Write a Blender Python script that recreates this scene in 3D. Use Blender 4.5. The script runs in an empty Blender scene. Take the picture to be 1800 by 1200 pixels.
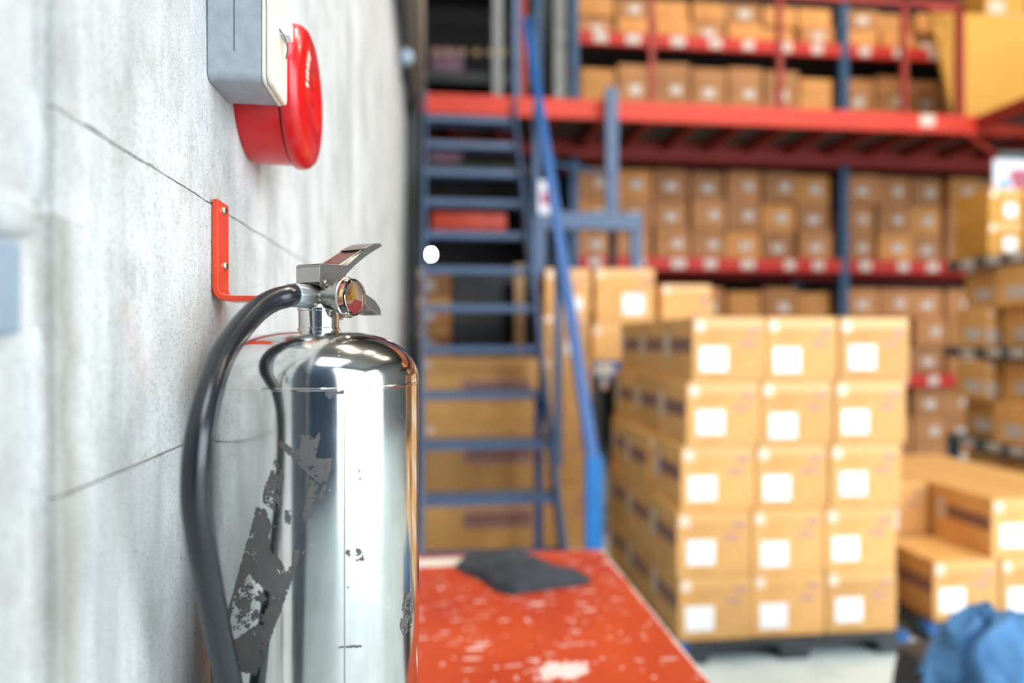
import bpy, bmesh, math, random
from mathutils import Vector, Matrix, noise
random.seed(7)
sc = bpy.context.scene
COL = sc.collection
PI = math.pi
# ------------------------------------------------------------------ camera facts (x away from the wall, y along it, z up)
EYE = 1.40; F = 1200.0; YAW = math.radians(6.65)
CA, SA = math.cos(YAW), math.sin(YAW)
def ray(px, py):
    t = (px - 900) / F
    return Vector((t*CA + SA, CA - t*SA, (600 - py) / F))
def at(px, py, Y):
    d = ray(px, py); s = Y / d.y
    return Vector((d.x*s, Y, EYE + d.z*s))
def atz(px, py, z):
    d = ray(px, py); s = (z - EYE) / d.z
    return Vector((d.x*s, d.y*s, z))
def atZ(px, py, Z):
    d = ray(px, py)
    return Vector((d.x*Z, d.y*Z, EYE + d.z*Z))

# ------------------------------------------------------------------ materials
def srgb(r, g, b):
    f = lambda c: (c/255/12.92) if c/255 <= 0.04045 else ((c/255 + 0.055)/1.055)**2.4
    return (f(r), f(g), f(b), 1)
class NT:
    def __init__(s, name):
        s.m = bpy.data.materials.new(name); s.m.use_nodes = True
        s.t = s.m.node_tree; s.n = s.t.nodes; s.l = s.t.links
        s.b = s.n['Principled BSDF']
    def add(s, typ, **kw):
        nd = s.n.new(typ)
        for k, v in kw.items():
            if k.startswith('i_'):
                key = k[2:].replace('_', ' ')
                nd.inputs[int(key) if key.isdigit() else key].default_value = v
            else: setattr(nd, k, v)
        return nd
    def link(s, a, b): s.l.new(a, b)
    def coord(s, which='Object'): return s.add('ShaderNodeTexCoord').outputs[which]
    def mapping(s, vec, scale=(1,1,1), loc=(0,0,0), rot=(0,0,0)):
        m = s.add('ShaderNodeMapping'); m.inputs['Scale'].default_value = scale; m.inputs['Location'].default_value = loc
        m.inputs['Rotation'].default_value = rot
        s.link(vec, m.inputs['Vector']); return m.outputs[0]
    def noise(s, vec, scale, detail=4, rough=0.6, dist=0):
        n = s.add('ShaderNodeTexNoise'); n.inputs['Scale'].default_value = scale; n.inputs['Detail'].default_value = detail
        n.inputs['Roughness'].default_value = rough; n.inputs['Distortion'].default_value = dist
        s.link(vec, n.inputs['Vector']); return n.outputs['Fac']
    def ramp(s, fac, stops):
        r = s.add('ShaderNodeValToRGB'); e = r.color_ramp.elements
        e[0].position, e[0].color = stops[0]; e[1].position, e[1].color = stops[-1]
        for p, c in stops[1:-1]:
            q = e.new(p); q.color = c
        s.link(fac, r.inputs[0]); return r.outputs[0]
    def mix(s, fac, a, b, mode='MIX'):
        m = s.add('ShaderNodeMix', data_type='RGBA', blend_type=mode)
        for v, i in ((fac, 0), (a, 6), (b, 7)):
            if hasattr(v, 'is_linked') or isinstance(v, bpy.types.NodeSocket): s.link(v, m.inputs[i])
            else: m.inputs[i].default_value = v
        return m.outputs[2]
    def math(s, op, a, b=None, c=None):
        m = s.add('ShaderNodeMath', operation=op)
        for i, v in enumerate((a, b, c)):
            if v is None: continue
            if isinstance(v, bpy.types.NodeSocket): s.link(v, m.inputs[i])
            else: m.inputs[i].default_value = v
        return m.outputs[0]
    def bump(s, h, strength=0.3, dist=0.002):
        b = s.add('ShaderNodeBump'); b.inputs['Strength'].default_value = strength; b.inputs['Distance'].default_value = dist
        s.link(h, b.inputs['Height']); s.link(b.outputs[0], s.b.inputs['Normal'])
    def set(s, base=None, rough=None, metal=None, spec=None, coat=None):
        def put(k, v):
            if v is None: return
            if isinstance(v, bpy.types.NodeSocket): s.link(v, s.b.inputs[k])
            else: s.b.inputs[k].default_value = v
        put('Base Color', base); put('Roughness', rough); put('Metallic', metal); put('Specular IOR Level', spec); put('Coat Weight', coat)
        return s.m
W1 = (1,1,1,1); K1 = (0,0,0,1)
def g(v): return (v,v,v,1)

def plain(name, col, rough=0.5, metal=0.0, vary=0.12, scale=20, coat=None, bump=0.0):
    t = NT(name); c = t.coord()
    n = t.noise(c, scale)
    lo = tuple(col[i]*(1-vary) for i in range(3)) + (1,); hi = tuple(min(1, col[i]*(1+vary)) for i in range(3)) + (1,)
    t.set(t.ramp(n, [(0.3, lo), (0.7, hi)]), rough, metal, None, coat)
    if bump: t.bump(t.noise(c, scale*8, 3), bump, 0.001)
    return t.m

def mat_concrete():
    t = NT('concrete_wall'); c = t.coord()
    sep = t.add('ShaderNodeSeparateXYZ'); t.link(c, sep.inputs[0]); y, z = sep.outputs[1], sep.outputs[2]
    big = t.noise(c, 4.5, 5, 0.6)
    col = t.ramp(big, [(0.3, srgb(176,178,176)), (0.5, srgb(206,208,207)), (0.72, srgb(226,228,227))])
    streak = t.noise(t.mapping(c, (1, 7, 0.7)), 2.2, 5, 0.65)
    col = t.mix(t.ramp(streak, [(0.42, g(0.0)), (0.72, g(0.6))]), col, srgb(138,140,138))
    stain = t.noise(t.mapping(c, (1, 2.5, 1), (3, 1, 5)), 5.0, 6, 0.7)
    col = t.mix(t.ramp(stain, [(0.60, g(0)), (0.72, g(0.35))]), col, srgb(128,120,108))
    blot = t.noise(t.mapping(c, (1, 1.6, 1), (7, 2, 4)), 13, 6, 0.75)
    col = t.mix(t.ramp(blot, [(0.52, g(0)), (0.68, g(0.42))]), col, srgb(138,138,130))
    def band(y0, wd, st, zmax):
        d = t.math('ABSOLUTE', t.math('SUBTRACT', t.math('ADD', y, t.math('MULTIPLY', t.math('SUBTRACT', t.noise(c, 26, 4), 0.5), 0.03)), y0))
        m = t.math('MULTIPLY', t.math('SUBTRACT', 1.0, t.math('SMOOTH_MIN', t.math('DIVIDE', d, wd), 1.0, 0.1)), st)
        m = t.math('MAXIMUM', m, 0.0)
        return t.math('MULTIPLY', m, t.math('LESS_THAN', z, zmax))
    col = t.mix(band(0.412, 0.022, 0.75, 1.47), col, srgb(140,138,126))
    col = t.mix(band(0.385, 0.012, 0.6, 9.0), col, srgb(142,144,136))
    col = t.mix(band(0.545, 0.030, 0.45, 1.315), col, srgb(146,148,142))
    pink = t.noise(t.mapping(c, (1, 4, 1.5), (9, 4, 1)), 3.0, 2, 0.5)
    col = t.mix(t.ramp(pink, [(0.68, g(0)), (0.76, g(0.4))]), col, srgb(214,176,160))
    fine = t.noise(c, 420, 4, 0.7)
    col = t.mix(t.ramp(fine, [(0.36, g(0.55)), (0.48, g(0))]), col, srgb(120,118,112))
    pores = t.add('ShaderNodeTexVoronoi'); pores.inputs['Scale'].default_value = 95; t.link(c, pores.inputs['Vector'])
    pr = t.noise(c, 14, 2)
    pit = t.math('MULTIPLY', t.math('LESS_THAN', pores.outputs['Distance'], 0.11), t.math('GREATER_THAN', pr, 0.56))
    col = t.mix(t.math('MULTIPLY', pit, 0.6), col, srgb(105,100,94))
    wob = t.math('MULTIPLY', t.math('SUBTRACT', t.noise(c, 22, 4), 0.5), 0.010)
    zz = t.math('ADD', z, wob)
    brk = t.math('GREATER_THAN', t.noise(c, 60, 3), 0.40)
    l1 = t.math('MULTIPLY', t.math('LESS_THAN', t.math('ABSOLUTE', t.math('SUBTRACT', zz, 1.529)), 0.00085), t.math('GREATER_THAN', y, 0.435))
    l2 = t.math('MULTIPLY', t.math('LESS_THAN', t.math('ABSOLUTE', t.math('SUBTRACT', zz, 1.314)), 0.0006), t.math('GREATER_THAN', y, 0.415))
    l3 = t.math('LESS_THAN', t.math('ABSOLUTE', t.math('SUBTRACT', zz, 2.05)), 0.002)
    ln = t.math('MAXIMUM', t.math('MAXIMUM', l1, l3), t.math('MULTIPLY', l2, 0.4))
    lnb = t.math('MULTIPLY', ln, t.math('ADD', t.math('MULTIPLY', brk, 0.5), 0.35))
    col = t.mix(t.math('MULTIPLY', lnb, 0.8), col, srgb(100,94,86))
    rid = t.noise(c, 9, 3)
    h = t.math('ADD', t.math('ADD', t.math('MULTIPLY', fine, 0.35), t.math('MULTIPLY', rid, 2.2)), t.math('MULTIPLY', pit, -0.7))
    h = t.math('SUBTRACT', h, t.math('MULTIPLY', ln, 1.2))
    t.bump(h, 0.55, 0.0022)
    return t.set(col, 0.9)

def mat_floor():
    t = NT('floor_concrete'); c = t.coord()
    n = t.noise(c, 2.2, 6, 0.65)
    col = t.ramp(n, [(0.3, srgb(176,190,190)), (0.7, srgb(212,222,220))])
    t.bump(t.noise(c, 60, 3), 0.1, 0.002)
    return t.set(col, 0.45)

def mat_steel():
    t = NT('polished_steel'); c = t.coord()
    br = t.noise(t.mapping(c, (60, 60, 1.2)), 14, 4, 0.6)
    sm = t.noise(c, 9, 5, 0.7)
    col = t.ramp(sm, [(0.3, srgb(196,196,192)), (0.7, srgb(226,226,224))])
    ro = t.math('ADD', t.math('MULTIPLY', br, 0.08), t.math('ADD', 0.02, t.math('MULTIPLY', sm, 0.14)))
    sp = t.add('ShaderNodeTexVoronoi'); sp.inputs['Scale'].default_value = 260; t.link(c, sp.inputs['Vector'])
    spk = t.math('MULTIPLY', t.math('LESS_THAN', sp.outputs['Distance'], 0.12), t.math('GREATER_THAN', t.noise(c, 30, 2), 0.60))
    ro = t.math('ADD', ro, t.math('MULTIPLY', spk, 0.35))
    t.bump(t.math('ADD', t.math('MULTIPLY', br, 0.12), t.noise(c, 11, 2)), 0.05, 0.0012)
    return t.set(col, ro, 1.0)

def mat_redtop():
    t = NT('red_paint_worn'); c = t.coord()
    sep = t.add('ShaderNodeSeparateXYZ'); t.link(c, sep.inputs[0]); x, y = sep.outputs[0], sep.outputs[1]
    base = t.ramp(t.noise(c, 3, 4), [(0.3, srgb(168,46,18)), (0.7, srgb(196,72,24))])
    fac = None
    for i, (sx, sy, rot, sc_, th, dth) in enumerate(((9, 34, 0.1, 1.0, 0.19, 0.50), (11, 38, -0.5, 1.15, 0.17, 0.55), (30, 10, 0.3, 1.1, 0.15, 0.60), (52, 56, 0.2, 1.0, 0.22, 0.66))):
        v = t.add('ShaderNodeTexVoronoi'); v.inputs['Scale'].default_value = sc_
        wv = t.mapping(c, (sx, sy, 1), (i*3.1, i*1.7, 0), (0, 0, rot))
        t.link(wv, v.inputs['Vector'])
        cs = t.add('ShaderNodeSeparateColor'); t.link(v.outputs['Color'], cs.inputs[0])
        d = t.math('ADD', v.outputs['Distance'], t.math('MULTIPLY', t.math('SUBTRACT', t.noise(c, 70, 3), 0.5), 0.16))
        k = t.math('MULTIPLY', t.math('LESS_THAN', d, th), t.math('GREATER_THAN', cs.outputs[0], dth))
        k = t.math('MULTIPLY', k, t.math('ADD', t.math('MULTIPLY', cs.outputs[1], 0.7), 0.3))
        fac = k if fac is None else t.math('MAXIMUM', fac, k)
    dd = t.add('ShaderNodeVectorMath', operation='DISTANCE'); t.link(t.mapping(c, (1, 1.6, 0)), dd.inputs[0]); dd.inputs[1].default_value = (0.255, 1.33*1.6, 0)
    patch = t.math('MULTIPLY', t.math('LESS_THAN', t.math('ADD', dd.outputs['Value'], t.math('MULTIPLY', t.math('SUBTRACT', t.noise(c, 38, 4, 0.7), 0.5), 0.18)), 0.055), 0.95)
    fac = t.math('MAXIMUM', fac, patch)
    edge = t.math('GREATER_THAN', t.math('ADD', x, t.math('MULTIPLY', t.math('SUBTRACT', t.noise(c, 28, 4, 0.7), 0.5), 0.03)), 0.521)
    fac = t.math('MAXIMUM', fac, t.math('MULTIPLY', edge, 0.8))
    col = t.mix(fac, base, srgb(236,214,206))
    t.bump(t.math('MULTIPLY', fac, -1), 0.15, 0.001)
    return t.set(col, 0.42)

def mat_card(name, lo, hi):
    t = NT(name); c = t.coord()
    oi = t.add('ShaderNodeObjectInfo')
    n = t.noise(c, 5, 4)
    col = t.ramp(n, [(0.3, lo), (0.7, hi)])
    v = t.math('ADD', t.math('MULTIPLY', oi.outputs['Random'], 0.30), 0.80)
    hs = t.add('ShaderNodeHueSaturation'); t.link(v, hs.inputs['Value']); t.link(col, hs.inputs['Color'])
    t.bump(t.noise(t.mapping(c, (200, 200, 3)), 1, 2), 0.05, 0.001)
    return t.set(hs.outputs[0], 0.75)

def mat_hose():
    t = NT('black_rubber'); c = t.coord()
    n = t.noise(c, 30, 4)
    t.bump(t.noise(c, 900, 2), 0.12, 0.0006)
    return t.set(t.ramp(n, [(0.3, srgb(15,18,23)), (0.7, srgb(27,32,39))]), 0.24, 0.0, 0.7)

def mat_glass():
    t = NT('clear_plastic'); c = t.coord()
    t.b.inputs['Transmission Weight'].default_value = 1.0; t.b.inputs['IOR'].default_value = 1.45
    return t.set(srgb(250,246,240), t.math('MULTIPLY', t.noise(c, 200, 2), 0.08))
def mat_emit(name, col, s):
    t = NT(name); t.b.inputs['Emission Color'].default_value = col; t.b.inputs['Emission Strength'].default_value = s
    return t.set(col, 0.5)
def mat_cloth(name, lo, hi, sc_=12):
    t = NT(name); c = t.coord()
    t.bump(t.noise(t.mapping(c, (1, 1, 1)), 600, 2), 0.3, 0.0008)
    return t.set(t.ramp(t.noise(c, sc_, 4), [(0.3, lo), (0.7, hi)]), 0.95)

M = {}
M['concrete'] = mat_concrete(); M['floor'] = mat_floor(); M['steel'] = mat_steel(); M['redtop'] = mat_redtop()
M['card'] = mat_card('cardboard_amber', srgb(202,148,84), srgb(218,166,100))
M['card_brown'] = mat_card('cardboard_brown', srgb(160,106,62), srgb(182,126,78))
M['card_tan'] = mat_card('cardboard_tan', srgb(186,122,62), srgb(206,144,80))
M['card_gold'] = mat_card('cardboard_gold', srgb(196,138,54), srgb(216,158,70))
M['hose'] = mat_hose(); M['glass'] = mat_glass()
M['nickel'] = plain('brushed_nickel', srgb(176,174,166), 0.30, 1.0, 0.08, 60, bump=0.05)
M['lever'] = plain('satin_steel', srgb(168,164,160), 0.36, 1.0, 0.06, 40, bump=0.04)
M['alu'] = plain('grey_aluminium', srgb(165,172,174), 0.38, 0.9, 0.08, 60)
M['residue'] = plain('label_residue', srgb(88,84,82), 0.75, 0.0, 0.14, 90)
M['redbell'] = plain('glossy_red_enamel', srgb(204,6,14), 0.3, 0.0, 0.04, 20, 0.25)
M['bracket'] = plain('orange_red_enamel', srgb(220,62,24), 0.35, 0.0, 0.06, 60, 0.2)
M['greybox'] = plain('grey_cast_box', srgb(150,158,164), 0.6, 0.0, 0.12, 60, bump=0.25)
M['cream'] = plain('aged_cream_plastic', srgb(222,216,202), 0.5, 0.0, 0.10, 60)
M['white'] = plain('white_paper', srgb(236,236,236), 0.6, 0.0, 0.02, 30)
M['offwhite'] = plain('faded_paper', srgb(196,186,176), 0.7, 0.0, 0.05, 30)
M['purple'] = plain('violet_print', srgb(128,92,82), 0.75, 0.0, 0.12, 60)
M['purple_lt'] = plain('faint_violet_print', srgb(184,138,126), 0.75, 0.0, 0.08, 60)
M['tape'] = plain('packing_tape', srgb(216,166,100), 0.35, 0.0, 0.04, 30)
M['tapewhite'] = plain('torn_white_tape', srgb(236,212,190), 0.4, 0.0, 0.04, 30)
M['bluegrey'] = plain('blue_grey_paint', srgb(70,92,124), 0.5, 0.0, 0.12, 18)
M['blue'] = plain('blue_paint', srgb(6,78,142), 0.4, 0.0, 0.12, 18)
M['brightblue'] = plain('bright_blue_paint', srgb(0,104,172), 0.4, 0.0, 0.10, 18)
M['rackblue'] = plain('rack_blue_paint', srgb(26,70,104), 0.5, 0.0, 0.15, 9)
M['rackred'] = plain('rack_red_paint', srgb(184,30,10), 0.6, 0.0, 0.15, 8)
M['railred'] = plain('railing_red_paint', srgb(136,32,20), 0.6, 0.0, 0.15, 9)
M['mezzred'] = plain('deck_beam_red_paint', srgb(190,46,22), 0.6, 0.0, 0.10, 8)
M['deck'] = plain('deck_sheet', srgb(62,62,58), 0.8, 0.0, 0.15, 9)
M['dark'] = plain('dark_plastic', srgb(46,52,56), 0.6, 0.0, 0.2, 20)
M['darkgrey'] = plain('dark_grey_steel', srgb(70,78,78), 0.55, 0.0, 0.2, 20)
M['black'] = plain('black_plastic', srgb(38,36,40), 0.5, 0.0, 0.15, 20)
M['greypole'] = plain('grey_steel', srgb(110,112,110), 0.5, 0.2, 0.1, 10)
M['beige'] = plain('beige_duct', srgb(150,134,120), 0.7, 0.0, 0.1, 6)
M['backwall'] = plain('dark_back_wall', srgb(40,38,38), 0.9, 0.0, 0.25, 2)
M['sidewall'] = plain('grey_cladding', srgb(112,116,118), 0.8, 0.0, 0.15, 2)
M['frontwall'] = plain('blue_grey_cladding', srgb(60,80,104), 0.8, 0.0, 0.15, 2)
M['doordark'] = plain('navy_shutter', srgb(30,42,56), 0.6, 0.0, 0.1, 3)
M['ceil'] = plain('ceiling_sheet', srgb(120,118,112), 0.9, 0.0, 0.15, 2)
M['yellow'] = plain('yellow_board', srgb(204,150,62), 0.6, 0.0, 0.06, 3)
M['redface'] = plain('gauge_red', srgb(208,58,66), 0.5, 0.0, 0.05, 20)
M['pinkface'] = plain('gauge_face', srgb(222,188,172), 0.5, 0.0, 0.05, 20)
M['needle'] = plain('yellow_needle', srgb(244,186,36), 0.4, 0.0, 0.05, 20)
M['screw'] = plain('zinc_screw', srgb(190,186,170), 0.3, 1.0, 0.1, 200)
M['blackcloth'] = mat_cloth('black_fabric', srgb(34,37,44), srgb(58,62,70))
M['denim'] = mat_cloth('blue_fabric', srgb(56,104,148), srgb(92,140,186), 9)
M['paleblue'] = mat_cloth('pale_blue_fabric', srgb(112,142,196), srgb(136,164,214), 9)
M['skyblue'] = plain('sign_blue', srgb(70,150,196), 0.5)
M['maroon'] = plain('sign_maroon', srgb(160,84,98), 0.5)
M['palelilac'] = plain('sign_white', srgb(206,208,222), 0.5)
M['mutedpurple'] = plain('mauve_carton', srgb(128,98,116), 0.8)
M['bluepale'] = plain('pale_blue_steel', srgb(140,156,172), 0.5)
M['lamp_on'] = mat_emit('lit_lamp', (1, 1, 0.97, 1), 60)
M['tan'] = plain('raw_timber', srgb(180,150,110), 0.8, 0.0, 0.12, 12)

# ------------------------------------------------------------------ geometry helpers
def box(bm, x0, x1, y0, y1, z0, z1, mi=0):
    v = [bm.verts.new(p) for p in ((x0,y0,z0),(x1,y0,z0),(x1,y1,z0),(x0,y1,z0),(x0,y0,z1),(x1,y0,z1),(x1,y1,z1),(x0,y1,z1))]
    for q in ((0,3,2,1),(4,5,6,7),(0,1,5,4),(1,2,6,5),(2,3,7,6),(3,0,4,7)):
        bm.faces.new([v[i] for i in q]).material_index = mi
def prism(bm, pts, vec):
    """pts: list of 3-D points (planar polygon), extruded by vec"""
    a = [bm.verts.new(p) for p in pts]; b = [bm.verts.new(Vector(p) + Vector(vec)) for p in pts]
    n = len(pts)
    bm.faces.new(a); bm.faces.new(b[::-1])
    for i in range(n): bm.faces.new((a[i], b[i], b[(i+1)%n], a[(i+1)%n]))
def frame_for(ax):
    ax = Vector(ax).normalized()
    u = Vector((0,0,1)) if abs(ax.z) < 0.9 else Vector((1,0,0))
    e1 = ax.cross(u).normalized(); e2 = ax.cross(e1).normalized()
    return ax, e1, e2
def lathe(bm, prof, org, axis, n=48):
    ax, e1, e2 = frame_for(axis); org = Vector(org); rings = []
    for r, h in prof:
        if r < 1e-6: rings.append([bm.verts.new(org + ax*h)])
        else: rings.append([bm.verts.new(org + ax*h + (e1*math.cos(2*PI*i/n) + e2*math.sin(2*PI*i/n))*r) for i in range(n)])
    for a, b in zip(rings, rings[1:]):
        for i in range(n):
            j = (i+1) % n
            q = [a[i % len(a)], a[j % len(a)], b[j % len(b)], b[i % len(b)]]
            u = []
            for v in q:
                if v not in u: u.append(v)
            if len(u) >= 3: bm.faces.new(u)
    for rg, fl in ((rings[0], 0), (rings[-1], 1)):
        if len(rg) > 2: bm.faces.new(rg if fl else rg[::-1])
def spline(pts, n=10):
    out = []; P = [Vector(p) for p in pts]; P = [P[0]*2-P[1]] + P + [P[-1]*2-P[-2]]
    for i in range(1, len(P)-2):
        for k in range(n):
            t = k/n; a, b, c, d = P[i-1:i+3]
            out.append(0.5*((2*b) + (c-a)*t + (2*a-5*b+4*c-d)*t*t + (3*b-a-3*c+d)*t**3))
    out.append(P[-2]); return out
def tube(bm, pts, r, n=12, cap=True):
    P = [Vector(p) for p in pts]; rings = []; e = None
    for i, p in enumerate(P):
        d = (P[min(i+1, len(P)-1)] - P[max(i-1, 0)]).normalized()
        if e is None: e = frame_for(d)[1]
        e = (e - d*e.dot(d)).normalized(); f = d.cross(e)
        rr = r[i] if isinstance(r, (list, tuple)) else r
        rings.append([bm.verts.new(p + (e*math.cos(2*PI*k/n) + f*math.sin(2*PI*k/n))*rr) for k in range(n)])
    for a, b in zip(rings, rings[1:]):
        for k in range(n): bm.faces.new((a[k], a[(k+1)%n], b[(k+1)%n], b[k]))
    if cap: bm.faces.new(rings[0][::-1]); bm.faces.new(rings[-1])
def bar(bm, a, b, w, h, up=(0,0,1)):
    """rectangular bar from a to b: w across, h in the up direction"""
    a, b = Vector(a), Vector(b); d = (b-a).normalized(); s = d.cross(Vector(up)).normalized(); u = s.cross(d)
    q = [a + s*w*i/2 + u*h*j/2 for i, j in ((-1,-1),(1,-1),(1,1),(-1,1))]
    prism(bm, q, b - a)

WL = {}
def wloc(o): return WL.get(o, Vector((0,0,0)))
def obj(name, bm, mat, parent=None, loc=None, smooth=False, bevel=0, seg=2, label=None, kind=None, auto=None):
    """bm is in world coordinates; loc is where the origin goes"""
    bmesh.ops.remove_doubles(bm, verts=bm.verts, dist=1e-6)
    bmesh.ops.recalc_face_normals(bm, faces=bm.faces)
    me = bpy.data.meshes.new(name); bm.to_mesh(me); bm.free()
    if loc is None:
        loc = wloc(parent) if parent else Vector((0,0,0))
    loc = Vector(loc)
    me.transform(Matrix.Translation(-loc))
    for m in (mat if isinstance(mat, list) else [mat]): me.materials.append(m)
    o = bpy.data.objects.new(name, me); COL.objects.link(o); WL[o] = loc
    if parent: o.parent = parent; o.location = loc - wloc(parent)
    else: o.location = loc
    if smooth:
        me.polygons.foreach_set('use_smooth', [True]*len(me.polygons))
        me.set_sharp_from_angle(angle=math.radians(auto or 35))
    if bevel:
        b = o.modifiers.new('bevel', 'BEVEL'); b.width = bevel; b.segments = seg; b.limit_method = 'ANGLE'
    if label: o['label'] = label
    if kind: o['kind'] = kind
    return o
def empty(name, loc, label, cat, group=None):
    o = bpy.data.objects.new(name, None); o.empty_display_size = 0.05; COL.objects.link(o)
    o.location = loc; WL[o] = Vector(loc); tag(o, label, cat, group); return o
def tag(o, label, cat, group=None):
    o['label'] = label; o['category'] = cat
    if group: o['group'] = group
    return o
def B(): return bmesh.new()
def abox(name, mat, ext, parent=None, **kw):
    bm = B(); box(bm, *ext); return obj(name, bm, mat, parent, **kw)

# ------------------------------------------------------------------ the setting
WX = -0.206
bm = B()
def nbox(bm, y0, y1, z0, z1, x, x0=-0.5, ny=1, nz=1, amp=0.0, seed=0):
    """wall panel whose room face at x is gridded and slightly uneven"""
    g_ = [[None]*(nz+1) for _ in range(ny+1)]
    for i in range(ny+1):
        for j in range(nz+1):
            yy = y0 + (y1-y0)*i/ny; zz = z0 + (z1-z0)*j/nz
            d = noise.noise(Vector((yy*9+seed, zz*7, 1.3)))*amp + noise.noise(Vector((yy*31+seed, zz*23, 4.3)))*amp*0.5
            g_[i][j] = bm.verts.new((x + d, yy, zz))
    for i in range(ny):
        for j in range(nz): bm.faces.new((g_[i][j], g_[i+1][j], g_[i+1][j+1], g_[i][j+1]))
    bk = {}
    for i, j in ((0,0),(ny,0),(ny,nz),(0,nz)):
        v = g_[i][j].co; bk[(i,j)] = bm.verts.new((x0, v.y, v.z))
    e = lambda p: bk[p]
    bm.faces.new([g_[i][0] for i in range(ny+1)] + [e((ny,0)), e((0,0))])
    bm.faces.new([g_[i][nz] for i in range(ny,-1,-1)] + [e((0,nz)), e((ny,nz))])
    bm.faces.new([g_[0][j] for j in range(nz,-1,-1)] + [e((0,0)), e((0,nz))])
    bm.faces.new([g_[ny][j] for j in range(nz+1)] + [e((ny,nz)), e((ny,0))])
    bm.faces.new([e((0,0)), e((ny,0)), e((ny,nz)), e((0,nz))])
nbox(bm, 0.262, 0.375, 0, 8, WX+0.003, ny=2, nz=2)
box(bm, -0.5, WX, -4.2, 0.262, 3.2, 8); box(bm, -0.5, WX, -4.2, -3.0, 0, 3.2)
nbox(bm, 0.402, 1.9, 1.3145, 1.5285, WX, ny=60, nz=18, amp=0.0012)
nbox(bm, 0.402, 1.9, 1.5295, 8, WX-0.0004, ny=60, nz=60, amp=0.0012, seed=3)
nbox(bm, 0.402, 1.9, 0, 1.3135, WX+0.0012, ny=60, nz=60, amp=0.0012, seed=8)
nbox(bm, 1.903, 3.6, 0, 8, WX, ny=4, nz=4)
nbox(bm, 3.603, 5.6, 0, 8, WX-0.004, ny=4, nz=4)
box(bm, -0.5, WX-0.005, 0.36, 0.41, 0, 8)
obj('wall_left', bm, M['concrete'], kind='structure', smooth=True, auto=40)
bm = B(); box(bm, -0.42, -0.36, -3.0, 0.262, 0, 3.2)
for k in range(20): box(bm, -0.362, -0.345, -3.0, 0.262, 0.05+0.155*k, 0.12+0.155*k)
dr = obj('door_1', bm, M['doordark'], kind='structure')
# rough mortar shoulders beside the joint
bm = B()
for cy, cz, ry, rz, rx, sd in ((0.350, 1.462, 0.026, 0.012, 0.008, 1), (0.378, 1.50, 0.008, 0.03, 0.004, 2), (0.378, 1.36, 0.008, 0.05, 0.004, 5), (0.340, 1.478, 0.026, 0.014, 0.004, 9)):
    rg = []
    for i in range(13):
        th = PI*i/12
        rg.append([bm.verts.new((WX+0.003 + rx*math.sin(th)*math.cos(ph)*(1+0.5*noise.noise(Vector((i*.7, k*.9, sd)))), cy + ry*math.sin(th)*math.sin(ph)*(1+0.4*noise.noise(Vector((i*.5, k*.7, sd+4)))), cz + rz*math.cos(th))) for k, ph in enumerate([2*PI*q/16 for q in range(16)])])
    for a, b in zip(rg, rg[1:]):
        for k in range(16): bm.faces.new((a[k], a[(k+1)%16], b[(k+1)%16], b[k]))
obj('trim_mortar', bm, M['concrete'], kind='structure', smooth=True, auto=80)

abox('floor', M['floor'], (-0.5, 12, -14, 9, -0.2, 0), kind='structure')
bm = B(); box(bm, -0.5, 9.2, -0.9, 9, 8, 8.2); box(bm, -0.5, 0.4, -4.2, -0.9, 8, 8.2); box(bm, 3.4, 9.2, -4.2, -0.9, 8, 8.2); box(bm, 0.4, 3.4, -4.2, -3.9, 8, 8.2)
obj('ceiling', bm, M['ceil'], kind='structure')
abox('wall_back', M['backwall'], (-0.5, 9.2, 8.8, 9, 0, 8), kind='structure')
bm = B(); box(bm, 9, 9.2, -0.8, 9, 0, 8); box(bm, 9, 9.2, -4.2, -0.8, 6.5, 8); box(bm, 9, 9.2, -4.2, -3.6, 0, 6.5)
obj('wall_right', bm, M['sidewall'], kind='structure')
bm = B(); box(bm, -0.5, 2.5, -4.2, -4, 0, 8); box(bm, 2.5, 9, -4.2, -4, 6.8, 8); box(bm, 4.3, 4.42, -4.2, -4, 0, 6.8)
obj('wall_front', bm, M['frontwall'], kind='structure')
abox('wall_left_far', M['backwall'], (-0.5, -0.26, 5.6, 8.8, 0, 8), kind='structure')

# ------------------------------------------------------------------ fire extinguisher
CX, CY, R = -0.101, 0.627, 0.089
U = Vector((math.sin(math.radians(30.65)), math.cos(math.radians(30.65)), 0)); G = Vector((U.y, -U.x, 0))
def V(L, b, z): return Vector((CX, CY, 0)) + U*L + G*b + Vector((0,0,z))
ext = empty('fire_extinguisher', (CX, CY, 0.90), 'polished stainless steel fire extinguisher with torn label marks hanging on wall', 'fire extinguisher')
bm = B()
prof = [(0.0, 0.905), (0.070, 0.905), (0.080, 0.908), (0.087, 0.916), (R, 0.928)]
prof += [(R, 1.3618), (R+0.0005, 1.3624), (R+0.0005, 1.3636), (R, 1.3642)]
for k in range(1, 15):
    a = PI/2*k/14
    prof.append((0.0185 + (R-0.0185)*math.cos(a)**0.92, 1.3655 + 0.044*math.sin(a)**0.95))
prof.append((0.0, 1.4095))
lathe(bm, prof, (CX, CY, 0), (0,0,1), 128)
obj('cylinder_body', bm, M['steel'], ext, smooth=True)
# weld seam
def cyl(px, py, r=R+0.0003):
    d = ray(px, py); a = d.x**2 + d.y**2; b = -2*(d.x*CX + d.y*CY); c = CX*CX + CY*CY - r*r
    D = b*b - 4*a*c
    if D < 0: D = 0
    s = (-b - math.sqrt(D))/(2*a); p = Vector((d.x*s, d.y*s, EYE + d.z*s))
    return math.atan2(p.y - CY, p.x - CX), p.z
th0 = cyl(606, 800)[0]
bm = B()
tube(bm, [(CX + (R+0.00005)*math.cos(th0), CY + (R+0.00005)*math.sin(th0), z) for z in (0.93, 1.1, 1.2, 1.357)], 0.0006, 8)
obj('weld_seam', bm, M['lever'], ext)
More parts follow.
